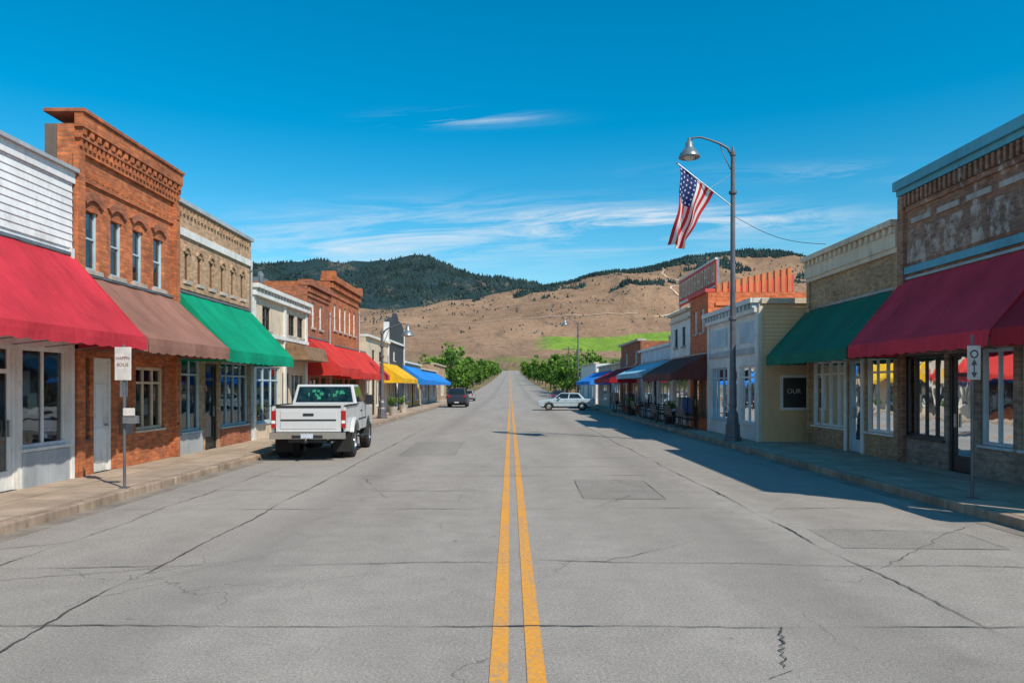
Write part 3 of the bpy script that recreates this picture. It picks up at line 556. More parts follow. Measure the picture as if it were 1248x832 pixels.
for nme,x0,x1,k0,k1 in (('sidewalk',-9.4,KL-.17,KL-.165,KL),('sidewalk',KR+.17,10.2,KR,KR+.165)):
    e=empty(nme,((x0+x1)/2,30,0)); b=B(); b.box(x0,x1,-60,106,-.1,SW,SWM); mk('slab',b,e)
    b=B(); y=-60
    while y<106:
        b.box(k0,k1,y,min(y+2.99,106),-.1,SW+R(-.008,.004),KERB); y+=3
    mk('kerb',b,e,.025)
GUT=paint('gutter_concrete',(.25,.215,.175),.9,.35,1.5,.3); b=B(); b.box(KL+.002,KL+.3,-60,106,-.05,.004,GUT); b.box(KR-.3,KR-.002,-60,106,-.05,.004,GUT); mk('gutter',b)
# ================================================================= TREES
LF=[]
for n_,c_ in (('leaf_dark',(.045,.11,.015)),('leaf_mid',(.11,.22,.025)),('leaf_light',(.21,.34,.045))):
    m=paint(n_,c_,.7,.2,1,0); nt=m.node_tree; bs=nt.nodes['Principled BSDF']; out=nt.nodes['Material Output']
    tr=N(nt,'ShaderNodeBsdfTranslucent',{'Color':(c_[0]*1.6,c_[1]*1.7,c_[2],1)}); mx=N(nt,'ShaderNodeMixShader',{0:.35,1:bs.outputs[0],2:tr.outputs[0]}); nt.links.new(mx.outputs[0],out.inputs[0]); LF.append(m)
BARK=paint('bark',(.12,.085,.06),.9,.3,4,.4)
def leaves(b,c,r,n,sz):
    k=[b.mi(x) for x in LF]
    for i in range(n):
        d=Vector((random.gauss(0,1),random.gauss(0,1),random.gauss(0,1))).normalized()*r*R(.35,1.0); p=c+d
        u=Vector((R(-1,1),R(-1,1),R(-1,1))).normalized(); v=u.cross(Vector((R(-1,1),R(-1,1),R(-1,1)))).normalized(); s=sz*R(.6,1.3); i0=len(b.V)
        b.V+=[tuple(p-u*s),tuple(p+v*s*.6),tuple(p+u*s),tuple(p-v*s*.6)]; b.F.append((i0,i0+1,i0+2,i0+3)); b.M.append(k[min(2,max(0,int(1.2+d.z/r*1.1+R(-.8,.8))))])  # lighter leaves on clump tops, darker below: shading put into the colour
def tree(b,x,y,z,h,r,n=14,per=42,sz=.28):
    b.tube([(x,y,z-.2),(x+R(-.1,.1),y,z+h*.35),(x+R(-.3,.3),y+R(-.2,.2),z+h*.8)],[.17,.12,.03],BARK,6)
    for i in range(n):
        a=R(0,6.28); t=R(0,1); rr=r*(1-.5*abs(t-.35))*R(.35,.8); c=Vector((x+rr*math.cos(a),y+rr*math.sin(a),z+h*(.32+.6*t)))
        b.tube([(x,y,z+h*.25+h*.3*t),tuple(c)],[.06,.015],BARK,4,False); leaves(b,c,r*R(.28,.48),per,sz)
for sgn in (-1,1):
    b=B()
    for i in range(56):
        y=112+ (i/56)**1.4*440+R(-3,3); x=sgn*(R(8.8,11) if i%2 else R(12,34)); g_=H(x,y)
        tree(b,x,y,g_,R(5,9),R(1.8,3.4),15,48,.22+y*.0009)
    mk('roadside_trees',b,recalc=False)
b=B()
for i in range(120):
    y=R(220,900); x=R(-.3,.32)*y
    if abs(x)<16: continue
    tree(b,x,y,H(x,y),R(3,7),R(2,4),8,18,.7)
mk('distant_trees',b,recalc=False)
HW=[WHITE,CREAM,STUCCO,TANS,LBLUE,BR_RED]; RFM=[paint('shingle_%d'%i,c_,.9,.3,.8) for i,c_ in enumerate(((.14,.1,.08),(.2,.19,.18),(.25,.12,.08)))]
for i in range(34):
    y=R(115,760); x=random.choice((-1,1))*R(24,24+y*.28)
    if i<5: y=112+i*9; x=(-1)**i*R(20,34)
    z=H(x,y)-.3; w,d,h=R(9,15),R(7,10),R(2.8,4); wm=random.choice(HW); rm=random.choice(RFM); e=empty('house',(x,y,z))
    b=B(); b.box(x-w/2,x+w/2,y,y+d,z,z+h,wm); b.ext([(x-w/2,z+h),(x+w/2,z+h),(x,z+h+w*.22)],y,y+d,wm) ; mk('walls',b,e)
    b=B()
    for sg in (-1,1): b.hexa([(x+sg*(w/2+.4),y-.4,z+h-.2),(x,y-.4,z+h+w*.22+.03),(x,y+d+.4,z+h+w*.22+.03),(x+sg*(w/2+.4),y+d+.4,z+h-.2),(x+sg*(w/2+.4),y-.4,z+h),(x,y-.4,z+h+w*.22+.22),(x,y+d+.4,z+h+w*.22+.22),(x+sg*(w/2+.4),y+d+.4,z+h)],rm)
    mk('roof',b,e)
    b=B(front(y))
    for a in (-.32,.3): b.box(x+w*a-.7,x+w*a+.7,.0,.05,z+1,z+2.3,WHITE); b.box(x+w*a-.6,x+w*a+.6,.05,.06,z+1.1,z+2.2,DARK)
    b.box(x-.5,x+.5,0,.05,z+.2,z+2.3,DOORB); mk('windows_and_door',b,e)
# ================================================================= STREET LAMPS
LAMPG=paint('lamp_shade_metal',(.25,.29,.3),.35,.15,3,.03,.5); LENS=paint('lamp_lens',(.6,.6,.55),.2,.05,1,0)
def lamp(x,y,h,sg):
    e=empty('street_lamp',(x,y,SW)); b=B()
    b.lathe((x,y,SW),[(0,.001),(.30,.001),(.30,.12),(.25,.16),(.24,.55),(.20,.62),(.19,.9),(.14,1.0),(.12,1.1)],POLE,8)
    b.lathe((x,y,SW),[(.12,1.0),(.10,3),(.085,h*.6),(.07,h-SW-.1),(.1,h-SW-.1),(.1,h-SW),(.05,h-SW+.05),(.03,h-SW+.2),(0,h-SW+.22)],POLE,12)
    for z in (1.3,4.2,h-1.4): b.lathe((x,y,z),[(.1,0),(.135,.02),(.135,.1),(.1,.12)],POLE,12)
    mk('pole',b,e)
    b=B(); pts=[(0,-.12),(.18,.16),(.42,.3),(.72,.42),(1.05,.52),(1.3,.5),(1.42,.38)]
    P=[(x-sg*u*1.03,y,h+v) for u,v in pts]; b.tube(P,[.05,.045,.04,.035,.033,.03,.03],POLE,8)
    b.tube([(x,y,h-.7),(x-sg*.25,y,h-.2),(x-sg*.45,y,h+.3)],.018,POLE,6); mk('arm',b,e,smooth=True)
    b=B(); hx=x-sg*1.465; b.lathe((hx,y,h+.4),[(0,.12),(.05,.1),(.07,-.02),(.12,-.06),(.13,-.22),(.2,-.3),(.3,-.42),(.36,-.54),(.36,-.57),(.3,-.56),(.0,-.5)],LAMPG,24); mk('shade',b,e,smooth=True)
    b=B(); b.lathe((hx,y,h-.18),[(.2,.08),(.17,-.02),(.08,-.08),(0,-.09)],LENS,16); mk('bulb_lens',b,e,smooth=True)
    return e
lamp(7.5,24.9,9.85,1); lamp(7.6,83,9.0,1); lamp(-7.3,42,5.0,-1)
e=empty('american_flag',(7.4,24.9,8.1)); b=B(); b.tube([(7.43,24.88,8.07),(5.6,24.7,9.42)],.02,METAL,8); b.lathe((5.58,24.7,9.44),[(0,-.04),(.04,-.02),(.04,.02),(0,.04)],METAL,8); b.tube([(7.43,24.88,9.1),(6.7,24.8,8.62)],.008,METAL,5); mk('flag_staff',b,e)
TL=Vector((5.64,24.72,9.38)); TR=Vector((6.84,24.82,8.50)); BL=Vector((5.32,24.6,6.72)); BRr=Vector((5.84,24.85,6.55))
nu,nv=56,36; V=[];F=[];UV=[]
for i in range(nu+1):
    u=i/nu
    for j in range(nv+1):
        v=j/nv; top=TL.lerp(BL,u)+Vector((.1*math.sin(math.pi*u),0,0)); bot=TR.lerp(BRr,u)+Vector((-.10*math.sin(math.pi*u),0,-.1*math.sin(math.pi*u))); p=bot.lerp(top,v)
        p.y+=.2*u**.5*math.sin(v*10+u*3.5)+.06*math.sin(u*9+v*4); p.x+=.07*u*math.sin(v*12+1+u*4)+.02*math.sin(u*14); V.append(tuple(p)); UV.append((u,v))
for i in range(nu):
    for j in range(nv): F.append((i*(nv+1)+j,(i+1)*(nv+1)+j,(i+1)*(nv+1)+j+1,i*(nv+1)+j+1))
me=D.meshes.new('flag_cloth'); me.from_pydata(V,[],F); uvl=me.uv_layers.new(name='UVMap')
for l in me.loops: uvl.data[l.index].uv=UV[l.vertex_index]
me.polygons.foreach_set('use_smooth',[True]*len(F))
m,nt,bs=nm('flag_fabric'); uv=N(nt,'ShaderNodeTexCoord').outputs['UV']; s=N(nt,'ShaderNodeSeparateXYZ',{0:uv}); u_,v_=s.outputs[0],s.outputs[1]
st=mth(nt,'MODULO',mth(nt,'FLOOR',mth(nt,'MULTIPLY',v_,13.0)),2.0); c=mix(nt,st,(.55,.02,.03,1),(.75,.74,.72,1))
uu=mth(nt,'MULTIPLY',u_,15.0); vv=mth(nt,'MULTIPLY',mth(nt,'SUBTRACT',v_,6/13),13/7*5*1.0)
du=mth(nt,'SUBTRACT',mth(nt,'FRACT',uu),.5); dv=mth(nt,'SUBTRACT',mth(nt,'FRACT',vv),.5)
rr=mth(nt,'ADD',mth(nt,'MULTIPLY',du,du),mth(nt,'MULTIPLY',dv,dv)); star=mth(nt,'LESS_THAN',rr,.035)
can=mth(nt,'MULTIPLY',mth(nt,'LESS_THAN',u_,.4),mth(nt,'GREATER_THAN',v_,6/13))
c=mix(nt,can,c,mix(nt,star,(.015,.035,.16,1),(.75,.75,.75,1))); nt.links.new(c,bs.inputs['Base Color']); bs.inputs['Roughness'].default_value=.8
tr=N(nt,'ShaderNodeBsdfTranslucent',{'Color':c}); mx=N(nt,'ShaderNodeMixShader',{0:.3,1:bs.outputs[0],2:tr.outputs[0]}); nt.links.new(mx.outputs[0],nt.nodes['Material Output'].inputs[0])
me.materials.append(m); o=D.objects.new('flag_cloth',me); COL.objects.link(o); o.parent=e; o.matrix_parent_inverse=Matrix.Translation(-e.location)
b=B(); b.tube([(7.57+t*(9.7-7.57),24.9-t*2.2,7.7-t*1.35-.25*math.sin(math.pi*t)) for t in [i/12 for i in range(13)]],.009,BLACKM,5); mk('overhead_wire',b)
WOODP=paint('pole_wood',(.16,.12,.09),.9,.3,3,.3)
for x,y,h in ((-11,165,9.5),(13.5,150,9),(9.3,118,8.5),(-16,230,10)):
    z=H(x,y); b=B(); b.lathe((x,y,z-.2),[(.0,0),(.15,0),(.1,h),(0,h)],WOODP,8); b.box(x-1,x+1,y-.06,y+.06,z+h-.8,z+h-.66,WOODP)
    for q in (-.9,-.4,.4,.9): b.lathe((x+q,y,z+h-.66),[(.04,0),(.05,.1),(.0,.14)],METAL,6)
    mk('utility_pole',b)
# ================================================================= SIGNS
SIGNW=paint('sign_white',(.62,.59,.55),.5,.2,6,0); INK=paint('sign_ink',(.3,.16,.15),.6,.1,2,0); INKD=paint('sign_dark_ink',(.08,.09,.1),.6,.1,2,0)
e=empty('street_sign',(-7.0,13.4,SW)); b=B(); b.tube([(-7,13.4,SW-.02),(-7.01,13.4,2.74)],.027,POLE,8); b.box(-7.07,-6.93,13.33,13.47,SW,SW+.02,POLE); mk('post',b,e)
b=B(); b.box(-7.16,-6.86,13.355,13.37,2.1,2.7,SIGNW); b.box(-6.99,-6.74,13.3,13.42,1.32,1.46,METAL); b.box(-6.97,-6.76,13.28,13.30,1.46,1.6,SIGNW); mk('panel',b,e,.008)
text('lettering','HAPPN',.08,(-7.01,13.352,2.5),(math.pi/2,0,0),INK,e); text('lettering','8OUS',.085,(-7.01,13.352,2.38),(math.pi/2,0,0),INK,e)
e=empty('street_sign',(7.6,12.15,SW)); b=B(); b.tube([(7.6,12.15,SW-.02),(7.6,12.15,2.84)],.027,POLE,8); b.box(7.53,7.67,12.08,12.22,SW,SW+.02,POLE); mk('post',b,e)
b=B(); b.box(7.49,7.71,12.1,12.115,2.1,2.66,SIGNW); mk('panel',b,e,.008)
b=B(front(12.1))
ring=[(7.6+.07*math.cos(t),2.52+.07*math.sin(t)) for t in [i*math.pi/12 for i in range(25)]]; inr=[(7.6+.045*math.cos(t),2.52+.045*math.sin(t)) for t in [i*math.pi/12 for i in range(24,-1,-1)]]
b.ext(ring[:13]+inr[12:][:13],.001,.004,INKD); b.ext(ring[12:]+inr[:13],.001,.004,INKD); b.box(7.59,7.61,.001,.0045,2.18,2.42,INKD); b.ext([(7.55,2.34),(7.6,2.44),(7.65,2.34)],.001,.0055,INKD); b.ext([(7.55,2.22),(7.65,2.22),(7.6,2.13)],.001,.0055,INKD); mk('symbols',b,e)
# ================================================================= BENCHES, PLANTERS, DISPLAYS
def bench(x,y,rot):
    e=empty('park_bench',(x,y,SW)); e['loc']=1; e.rotation_euler[2]=rot; b=B()
    for i in range(5): b.box(-.8,.8,-.22+i*.1,-.14+i*.1,.43,.46,BLACKM)
    for i in range(4): b.box(-.8,.8,.27+i*.02,.29+i*.02,.52+i*.11,.6+i*.11,BLACKM)
    mk('seat_and_backrest',b,e,.005); b=B()
    for q in (-.7,.7): b.tube([(q,-.2,0),(q,-.2,.43),(q,.25,.43),(q,.35,.95)],.022,BLACKM,6); b.tube([(q,.3,0),(q,.22,.43)],.022,BLACKM,6); b.tube([(q,-.2,.43),(q,-.22,.65),(q,.27,.66)],.018,BLACKM,6)
    mk('legs',b,e)
for x,y,r_ in ((7.6,31.6,math.pi/2),(7.6,34.2,math.pi/2),(7.55,37.4,math.pi/2),(7.7,44.5,math.pi/2),(7.6,52,math.pi/2)): bench(x,y,r_)
def planter(x,y,r=.32):
    e=empty('planter',(x,y,SW)); b=B(); b.lathe((x,y,SW),[(0,.001),(r*.7,.001),(r*.85,.3),(r,.5),(r*1.05,.55),(r*.9,.55),(r*.85,.48),(0,.48)],BLACKM if x>0 else CONC,16); mk('pot',b,e)
    b=B()
    for q in range(6): leaves(b,Vector((x+R(-.2,.2),y+R(-.2,.2),SW+R(.6,1.0))),.25,60,.05)
    mk('shrub',b,e,recalc=False)
for x,y in ((7.75,35.9),(7.6,46.5),(-7.4,30.5),(-7.4,46.5),(-7.4,51)): planter(x,y)
for y in (38.9,40.6,42.6,49):
    e=empty('cafe_table',(7.8,y,SW)); b=B(); b.lathe((7.8,y,SW),[(0,.001),(.25,.001),(.25,.03),(.03,.06),(.03,.7),(.4,.71),(.4,.74),(0,.74)],BLACKM,16); mk('table',b,e)
    b=B()
    for dy in (-.6,.6):
        c0=y+dy; b.box(7.62,7.98,c0-.18,c0+.18,SW+.43,SW+.46,BLACKM); s_=1 if dy>0 else -1
        for zz in (.6,.72,.84): b.box(7.62,7.98,c0+s_*.19,c0+s_*.21,SW+zz,SW+zz+.06,BLACKM)
        for px in (7.64,7.96):
            b.tube([(px,c0-s_*.16,SW),(px,c0-s_*.16,SW+.43)],.013,BLACKM,5); b.tube([(px,c0+s_*.16,SW),(px,c0+s_*.2,SW+.92)],.013,BLACKM,5)
    mk('chairs',b,e)
def rack(x,y):
    e=empty('clothes_rack',(x,y,SW)); b=B()
    for q in (-.7,.7): b.tube([(x,y+q,SW),(x,y+q,SW+1.45)],.018,BLACKM,6); b.tube([(x-.25,y+q,SW+.02),(x+.25,y+q,SW+.02)],.018,BLACKM,6)
    b.tube([(x,y-.7,SW+1.45),(x,y+.7,SW+1.45)],.018,BLACKM,6); mk('frame',b,e); b=B()
    for i in range(13):
        yy=y-.6+i*.1; m_=random.choice([MERCH[7],MERCH[7],MERCH[0],MERCH[1],MERCH[2],MERCH[3]]); h=R(.6,.95)
        b.hexa([(x-.22,yy,SW+1.38-h),(x+.22,yy,SW+1.38-h),(x+.24,yy+.06,SW+1.38-h),(x-.24,yy+.06,SW+1.38-h),(x-.2,yy,SW+1.34),(x+.2,yy,SW+1.34),(x+.2,yy+.04,SW+1.34),(x-.2,yy+.04,SW+1.34)],m_)
    mk('clothes',b,e,.01)
rack(7.75,33.0); rack(7.75,47.8); rack(7.75,54.5)
b=B(); b.lathe((-7.3,33.9,SW),[(0,.001),(.25,.001),(.28,.9),(.3,.92),(.2,1.02),(0,1.05)],METAL,14); mk('trash_bin',b)
# ================================================================= VEHICLES
RUB=paint('tyre_rubber',(.02,.02,.02),.85,.2,5,.2); CHROME=paint('chrome',(.6,.6,.6),.18,.05,2,0,1); TLR=paint('tail_light_red',(.35,.01,.01),.2,.05,2,0); UND=paint('underbody',(.015,.015,.015),.9,.1,2,0)
PLATE=paint('licence_plate',(.5,.55,.62),.4,.1,5,0); HEADL=paint('headlamp',(.7,.72,.72),.1,.05,1,0)
def wheel(b,x,y,r,w,sg):
    b.lathe((x,y,r),[(r*.55,-w/2),(r*.93,-w/2),(r,-w*.36),(r,w*.36),(r*.93,w/2),(r*.55,w/2)],RUB,28,'y')
    o=sg*w/2; b.lathe((x,y,r),[(r*.6,o*.95),(r*.56,o*.7),(r*.5,o*.55),(r*.3,o*.6),(r*.25,o*.95),(r*.1,o*1.0),(0,o*1.0)],CHROME,20,'y')
    b.lathe((x,y,r),[(r*.56,-o*.5),(0,-o*.5)],UND,16,'y')
    for i in range(28):
        a=i*2*math.pi/28; c_,s_=math.cos(a),math.sin(a); rr=r*1.0
        for q in (-.32,.02):
            y0=y+q*w; y1=y+(q+.3)*w; d=.03
            b.hexa([(x+rr*c_-d*s_,y0,r+rr*s_+d*c_),(x+rr*c_+d*s_,y0,r+rr*s_-d*c_),(x+rr*c_+d*s_,y1,r+rr*s_-d*c_),(x+rr*c_-d*s_,y1,r+rr*s_+d*c_),
             (x+(rr+.012)*c_-d*s_,y0,r+(rr+.012)*s_+d*c_),(x+(rr+.012)*c_+d*s_,y0,r+(rr+.012)*s_-d*c_),(x+(rr+.012)*c_+d*s_,y1,r+(rr+.012)*s_-d*c_),(x+(rr+.012)*c_-d*s_,y1,r+(rr+.012)*s_+d*c_)],RUB)
def arcp(cx,cz,r,a0,a1,n=12): return [(cx+r*math.cos(math.radians(a0+(a1-a0)*i/n)),cz+r*math.sin(math.radians(a0+(a1-a0)*i/n))) for i in range(n+1)]
def facepanel(b,q,m,mg=.08,off=.006,mv=None):
    q=[Vector(p) for p in q]; mv=mg if mv is None else mv
    def bl(u,v): return (q[0].lerp(q[1],u)).lerp(q[3].lerp(q[2],u),v)
    n=(q[1]-q[0]).cross(q[3]-q[0]).normalized()*off; L=(q[1]-q[0]).length; Hh=(q[3]-q[0]).length; a=mg/L; c=mv/Hh
    P=[bl(a,c)+n,bl(1-a,c)+n,bl(1-a,1-c)+n,bl(a,1-c)+n]; b.poly([tuple(p) for p in P],m)
def greenhouse(e,pm,base,top,glass,pill=None):
    x0,x1,z0,w0=base; X0,X1,z1,w1=top
    P=[(x0,-w0,z0),(x1,-w0,z0),(x1,w0,z0),(x0,w0,z0),(X0,-w1,z1),(X1,-w1,z1),(X1,w1,z1),(X0,w1,z1)]
    b=B(); b.hexa(P,pm); mk('cab',b,e,.035,seg=3)
    b=B(); g=glass
    facepanel(b,(P[3],P[0],P[4],P[7]),g,.1,.01,.07); facepanel(b,(P[1],P[2],P[6],P[5]),g,.07,.01,.05)
    for (p,q,r,s_) in ((P[0],P[1],P[5],P[4]),(P[2],P[3],P[7],P[6])):
        p,q,r,s_=map(Vector,(p,q,r,s_)); k=pill or [0,.5,1]
        for u0,u1 in zip(k,k[1:]):
            facepanel(b,(p.lerp(q,u0),p.lerp(q,u1),s_.lerp(r,u1),s_.lerp(r,u0)),g,.05,.01,.07)
    mk('cab_windows',b,e,recalc=False)
WP=carpaint('light_gray_car_paint',(.54,.55,.555)); GRG=paint('green_tint_glass',(.012,.03,.024),.05,.9,6,0); STK=paint('green_decal',(.03,.28,.15),.4,.5,9,0)
e=empty('pickup_truck',(-5.36,19.6,0)); e['loc']=1; e.rotation_euler[2]=math.radians(90+3.2)
W=.98
bed=[(.06,.78),(.06,1.46),(2.12,1.46),(2.12,.74)]+arcp(1.2,.47,.58,28,152)
b=B()
for y0,y1 in ((-W,-W+.08),(W-.08,W)): b.ext(bed,y0,y1,WP)
b.box(.1,2.1,-W+.08,W-.08,.82,.88,UND); b.box(2.04,2.12,-W+.08,W-.08,.82,1.46,WP)
for s_ in (-1,1): b.box(.03,2.12,s_*W-.05,s_*W+.05,1.461,1.49,UND)
for s_ in (-1,1):
    fl=arcp(1.2,.46,.67,24,156)+arcp(1.2,.46,.58,154,26); b.ext(fl,s_*(W+.002),s_*(W+.12),WP)
mk('bed',b,e,.015)
b=B(); b.box(0,.07,-W+.13,W-.13,.78,1.47,WP); b.box(-.014,.0,-W+.25,W-.25,.86,1.06,WP); b.box(-.014,.0,-W+.25,W-.25,1.11,1.34,WP); b.box(-.03,-.014,-.14,.14,1.2,1.27,BLACKM); b.box(-.01,0.03,-W+.13,W-.13,1.41,1.475,UND); b.box(-.016,-.002,-W+.25,W-.25,1.066,1.104,UND); mk('tailgate',b,e,.008)
b=B()
for s_ in (-1,1):
    b.box(.0,.06,s_*(W-.065)-.062,s_*(W-.065)+.062,.88,1.34,TLR); b.box(-.004,.0,s_*(W-.065)-.05,s_*(W-.065)+.05,1.0,1.08,HEADL)
mk('tail_lights',b,e,.01)
b=B(); b.box(-.17,.0,-W,W,.60,.77,CHROME); b.box(-.19,-.17,-.4,.4,.615,.70,BLACKM); b.box(-.195,-.19,-.16,.16,.62,.74,PLATE); b.box(-.36,-.1,-.03,.03,.50,.56,BLACKM); b.box(-.1,0,-.5,.5,.5,.58,BLACKM); b.lathe((-.33,0,.56),[(.02,0),(.02,.04),(.035,.06),(0,.1)],CHROME,10); mk('rear_bumper',b,e,.02)
b=B(); cab=[(2.15,.70),(2.15,1.46),(3.85,1.46),(5.05,1.36),(5.28,1.28),(5.32,.76),(5.0,.70)]+arcp(4.45,.47,.56,24,156)+[(3.8,.68)]
b.ext(cab,-W,W,WP); mk('body',b,e,.03,seg=3)
greenhouse(e,WP,(2.17,3.9,1.455,W-.03),(2.32,3.3,2.04,W-.16),CARGLASS,[0,.42,.95])
b=B(); P=[(2.17,W-.03,1.455),(2.17,-W+.03,1.455),(2.32,-W+.16,2.04),(2.32,W-.16,2.04)]; facepanel(b,P,GRG,.13,.016,.1)
for i in range(16):
    y0=R(-.5,.55); zz=1.60+R(0,.22); xx=2.17+(zz-1.455)*.256-.022-i*.0004; hh=R(.03,.1); ww=R(.03,.12); b.poly([(xx,y0,zz),(xx,y0-ww,zz),(xx+hh*.256,y0-ww,zz+hh),(xx+hh*.256,y0,zz+hh)],STK)
mk('rear_window',b,e,recalc=False)
b=B(); b.box(5.28,5.45,-W,W,.55,.76,CHROME); b.box(5.3,5.34,-.6,.6,.85,1.2,BLACKM)
for s_ in (-1,1): b.box(5.29,5.345,s_*.8-.15,s_*.8+.15,.9,1.2,HEADL)
mk('front_bumper_and_grille',b,e,.02)
b=B()
for s_ in (-1,1):
    b.box(3.45,3.6,s_*(W+.14)-.1,s_*(W+.14)+.1,1.42,1.72,BLACKM); b.tube([(3.52,s_*(W-.02),1.5),(3.52,s_*(W+.1),1.52)],.02,BLACKM,6)
    b.box(2.7,2.9,s_*(W+.012)-.012,s_*(W+.012)+.012,1.24,1.28,BLACKM)
    b.box(2.2,3.75,s_*(W+.05)-.07,s_*(W+.05)+.07,.5,.55,BLACKM)
    b.box(2.25,3.8,s_*(W+.008)-.008,s_*(W+.008)+.008,1.0,1.04,BLACKM)
    b.box(3.045,3.055,s_*(W+.002)-.003,s_*(W+.002)+.003,.75,1.42,BLACKM)
mk('mirrors_and_handles',b,e,.002)
b=B()
for s_ in (-1,1):
    b.box(.0,5.1,s_*.42-.05,s_*.42+.05,.58,.7,UND); b.box(.6,.62,s_*.78-.24,s_*.78+.24,.2,.74,UND)
    b.tube([(1.2,0,.43),(1.2,s_*.95,.43)],.05,UND,8); b.tube([(1.0,s_*.38,.4),(.7,s_*.45,.75)],.035,METAL,8)
b.lathe((1.2,0,.43),[(0,-.17),(.14,-.1),(.16,0),(.14,.1),(0,.17)],UND,14,'y'); b.tube([(.1,-.6,.5),(2,-.5,.5)],.035,METAL,8); b.box(2.2,5.0,-.8,.8,.52,.68,UND); b.box(.15,.55,-.35,.35,.55,.72,UND); b.box(2.16,3.9,-W+.06,W-.06,1.0,1.44,UND)
mk('chassis',b,e)
b=B()
for s_ in (-1,1): wheel(b,1.2,s_*.9,.44,.3,s_); wheel(b,1.2,s_*.57,.44,.24,s_); wheel(b,4.45,s_*.88,.44,.28,s_)
mk('wheels',b,e)
def car(name,loc,rot,pm,prof,gh,L,W,wx,wr,suv=False):
    e=empty(name,loc); e['loc']=1; e.rotation_euler[2]=rot
    b=B(); b.ext(prof,-W,W,pm); mk('body',b,e,.05,seg=3)
    greenhouse(e,pm,gh[0],gh[1],CARGLASS,gh[2])
    b=B()
    for x in wx:
        for s_ in (-1,1): wheel(b,x,s_*(W-.1),wr,.2,s_)
    mk('wheels',b,e)
    b=B(); b.box(.25,L-.25,-W+.2,W-.2,.22,.5,UND); mk('chassis',b,e)
    b=B(); zl=.75 if not suv else .95
    for s_ in (-1,1):
        b.box(-.015,.06,s_*(W-.2)-.14,s_*(W-.2)+.14,zl,zl+.2,TLR); b.box(L-.06,L+.012,s_*(W-.2)-.14,s_*(W-.2)+.14,zl-.15,zl+.02,HEADL)
        b.box(gh[0][1]-.6,gh[0][1]-.45,s_*(W+.08)-.08,s_*(W+.08)+.08,gh[0][2]+.02,gh[0][2]+.15,pm)
    b.box(-.06,.04,-W+.05,W-.05,.4,.55,CHROME if not suv else UND); b.box(L-.04,L+.05,-W+.05,W-.05,.38,.52,CHROME if not suv else UND); b.box(-.075,-.06,-.2,.2,.42,.53,PLATE)
    for s_ in (-1,1):
        for x in (gh[0][0]+.55,(gh[0][0]+gh[0][1])/2+.2): b.box(x,x+.16,s_*(W+.01)-.012,s_*(W+.01)+.012,gh[0][2]-.12,gh[0][2]-.08,CHROME)
        b.box(.5,L-.5,s_*(W+.006)-.01,s_*(W+.006)+.01,gh[0][2]-.3,gh[0][2]-.26,CHROME if not suv else UND)
    mk('lights_and_trim',b,e,.01)
sed=[(0,.42),(0,.86),(.12,.93),(1.0,.96),(3.2,.98),(4.35,.84),(4.55,.72),(4.55,.4),(4.2,.28)]+arcp(3.68,.32,.38,0,180)+arcp(.98,.32,.38,0,180)+[(.3,.3)]
gs=((.75,3.35,.93,.8),(1.25,2.7,1.42,.62),[0.02,.48,.94])
car('parked_car',(6.85,60.5,0),math.radians(176),carpaint('pale_blue_car_paint',(.40,.52,.58)),sed,gs,4.55,.88,(.98,3.68),.32)
suv=[(0,.5),(0,1.1),(.1,1.16),(3.3,1.16),(4.3,1.05),(4.5,.9),(4.5,.45),(4.2,.36)]+arcp(3.65,.38,.44,0,180)+arcp(.95,.38,.44,0,180)+[(.3,.4)]
car('black_suv',(-4.95,68,0),math.radians(90),carpaint('black_car_paint',(.012,.018,.04),rough=.5,coat=.25,dirt=.05),suv,((.03,3.4,1.14,.88),(.25,2.85,1.78,.72),[0.02,.35,.66,.95]),4.5,.92,(.95,3.65),.38,True)
car('parked_car',(-5.6,96,0),math.radians(90),carpaint('silver_car_paint',(.4,.41,.42)),sed,gs,4.55,.88,(.98,3.68),.32)
car('parked_car',(5.8,88,0),math.radians(90),carpaint('dark_blue_car_paint',(.03,.05,.12)),sed,gs,4.55,.88,(.98,3.68),.32)
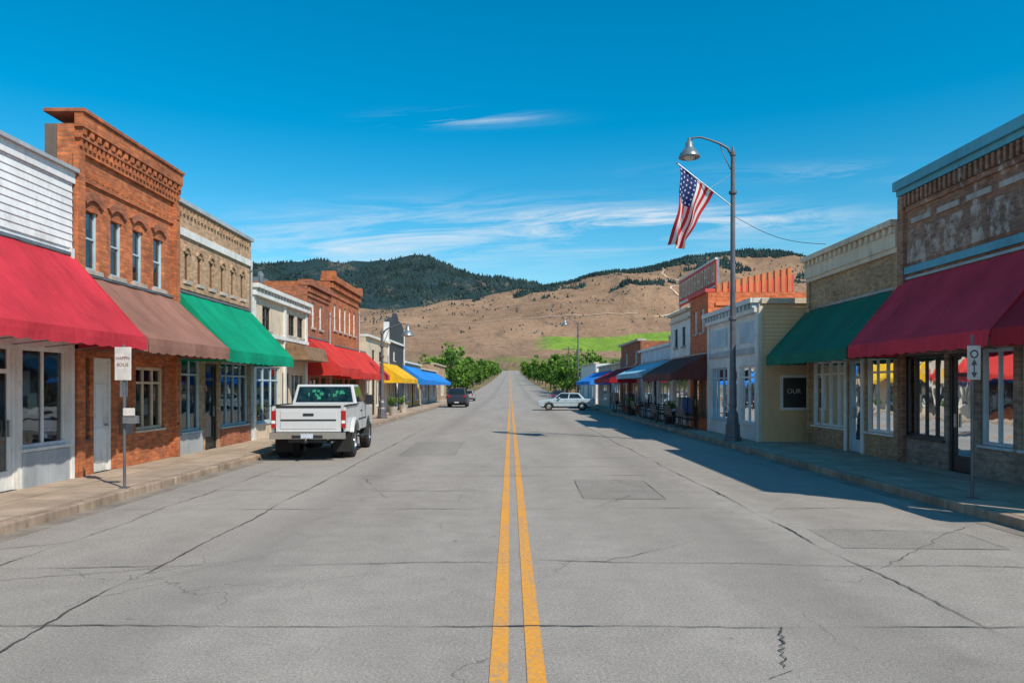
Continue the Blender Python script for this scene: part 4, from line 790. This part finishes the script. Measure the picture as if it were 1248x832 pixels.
# ================================================================= LIGHT
sd=Vector((.66,-.72,1)).normalized()
L=D.lights.new('sun','SUN'); L.energy=5.0; L.angle=math.radians(.53); L.color=(1,.92,.80); lo=D.objects.new('sun',L); COL.objects.link(lo); lo.rotation_euler=(-sd).to_track_quat('-Z','Y').to_euler()
w=D.worlds.new('World'); S.world=w; w.use_nodes=True; nt=w.node_tree; bg=nt.nodes['Background']
sky=N(nt,'ShaderNodeTexSky'); sky.sky_type='NISHITA'; sky.sun_disc=False; sky.sun_elevation=math.asin(sd.z); sky.sun_rotation=math.atan2(sd.x,sd.y); sky.air_density=1.1; sky.dust_density=.3; sky.ozone_density=2.2
hs=N(nt,'ShaderNodeHueSaturation',{'Hue':.484,'Saturation':1.6,'Value':1.08,'Color':sky.outputs[0]})
tc=N(nt,'ShaderNodeTexCoord').outputs['Generated']; s=N(nt,'ShaderNodeSeparateXYZ',{0:tc}); yy=mth(nt,'MAXIMUM',mth(nt,'ABSOLUTE',s.outputs[1]),.05)
u_=mth(nt,'DIVIDE',s.outputs[0],yy); v_=mth(nt,'DIVIDE',s.outputs[2],yy)
def blob(u0,v0,su,sv):
    a=mth(nt,'POWER',mth(nt,'ABSOLUTE',mth(nt,'DIVIDE',mth(nt,'SUBTRACT',u_,u0),su)),2.0); c=mth(nt,'POWER',mth(nt,'ABSOLUTE',mth(nt,'DIVIDE',mth(nt,'SUBTRACT',v_,v0),sv)),2.0)
    return mth(nt,'EXPONENT',mth(nt,'MULTIPLY',mth(nt,'ADD',a,c),-1.0))
ms=None
for q in ((.0,.22,.28,.028,.85),(.27,.225,.2,.016,1.0),(-.06,.362,.08,.009,.9),(-.25,.185,.2,.028,.55),(.45,.29,.2,.012,.35),(.1,.18,.5,.03,.22)):
    k=mth(nt,'MULTIPLY',blob(*q[:4]),float(q[4])); ms=k if ms is None else mth(nt,'ADD',ms,k)
vec=N(nt,'ShaderNodeCombineXYZ',{0:mth(nt,'MULTIPLY',mth(nt,'ADD',u_,mth(nt,'MULTIPLY',v_,1.4)),3.6),1:mth(nt,'MULTIPLY',mth(nt,'SUBTRACT',v_,mth(nt,'MULTIPLY',u_,.08)),40.0)}).outputs[0]
cn=noi(nt,vec,1.0,10,.7,.8); cf=mth(nt,'MINIMUM',mth(nt,'MULTIPLY',rng(nt,cn,.42,.74,0,1.15),ms),.8)
c=mix(nt,cf,hs.outputs[0],(5.8,6.3,6.8,1)); nt.links.new(c,bg.inputs[0]); bg.inputs[1].default_value=.135
# ================================================================= CAMERA
cam=D.cameras.new('camera'); co=D.objects.new('camera',cam); COL.objects.link(co); co.location=(0,0,2.0); co.rotation_euler=(math.pi/2,0,0)
cam.sensor_width=36; cam.lens=900/1248*36; cam.shift_y=54/1248; cam.shift_x=2/1248; cam.clip_end=12000; cam.clip_start=.1; S.camera=co
S.view_settings.view_transform='Standard'; S.view_settings.look='None'; S.view_settings.exposure=0
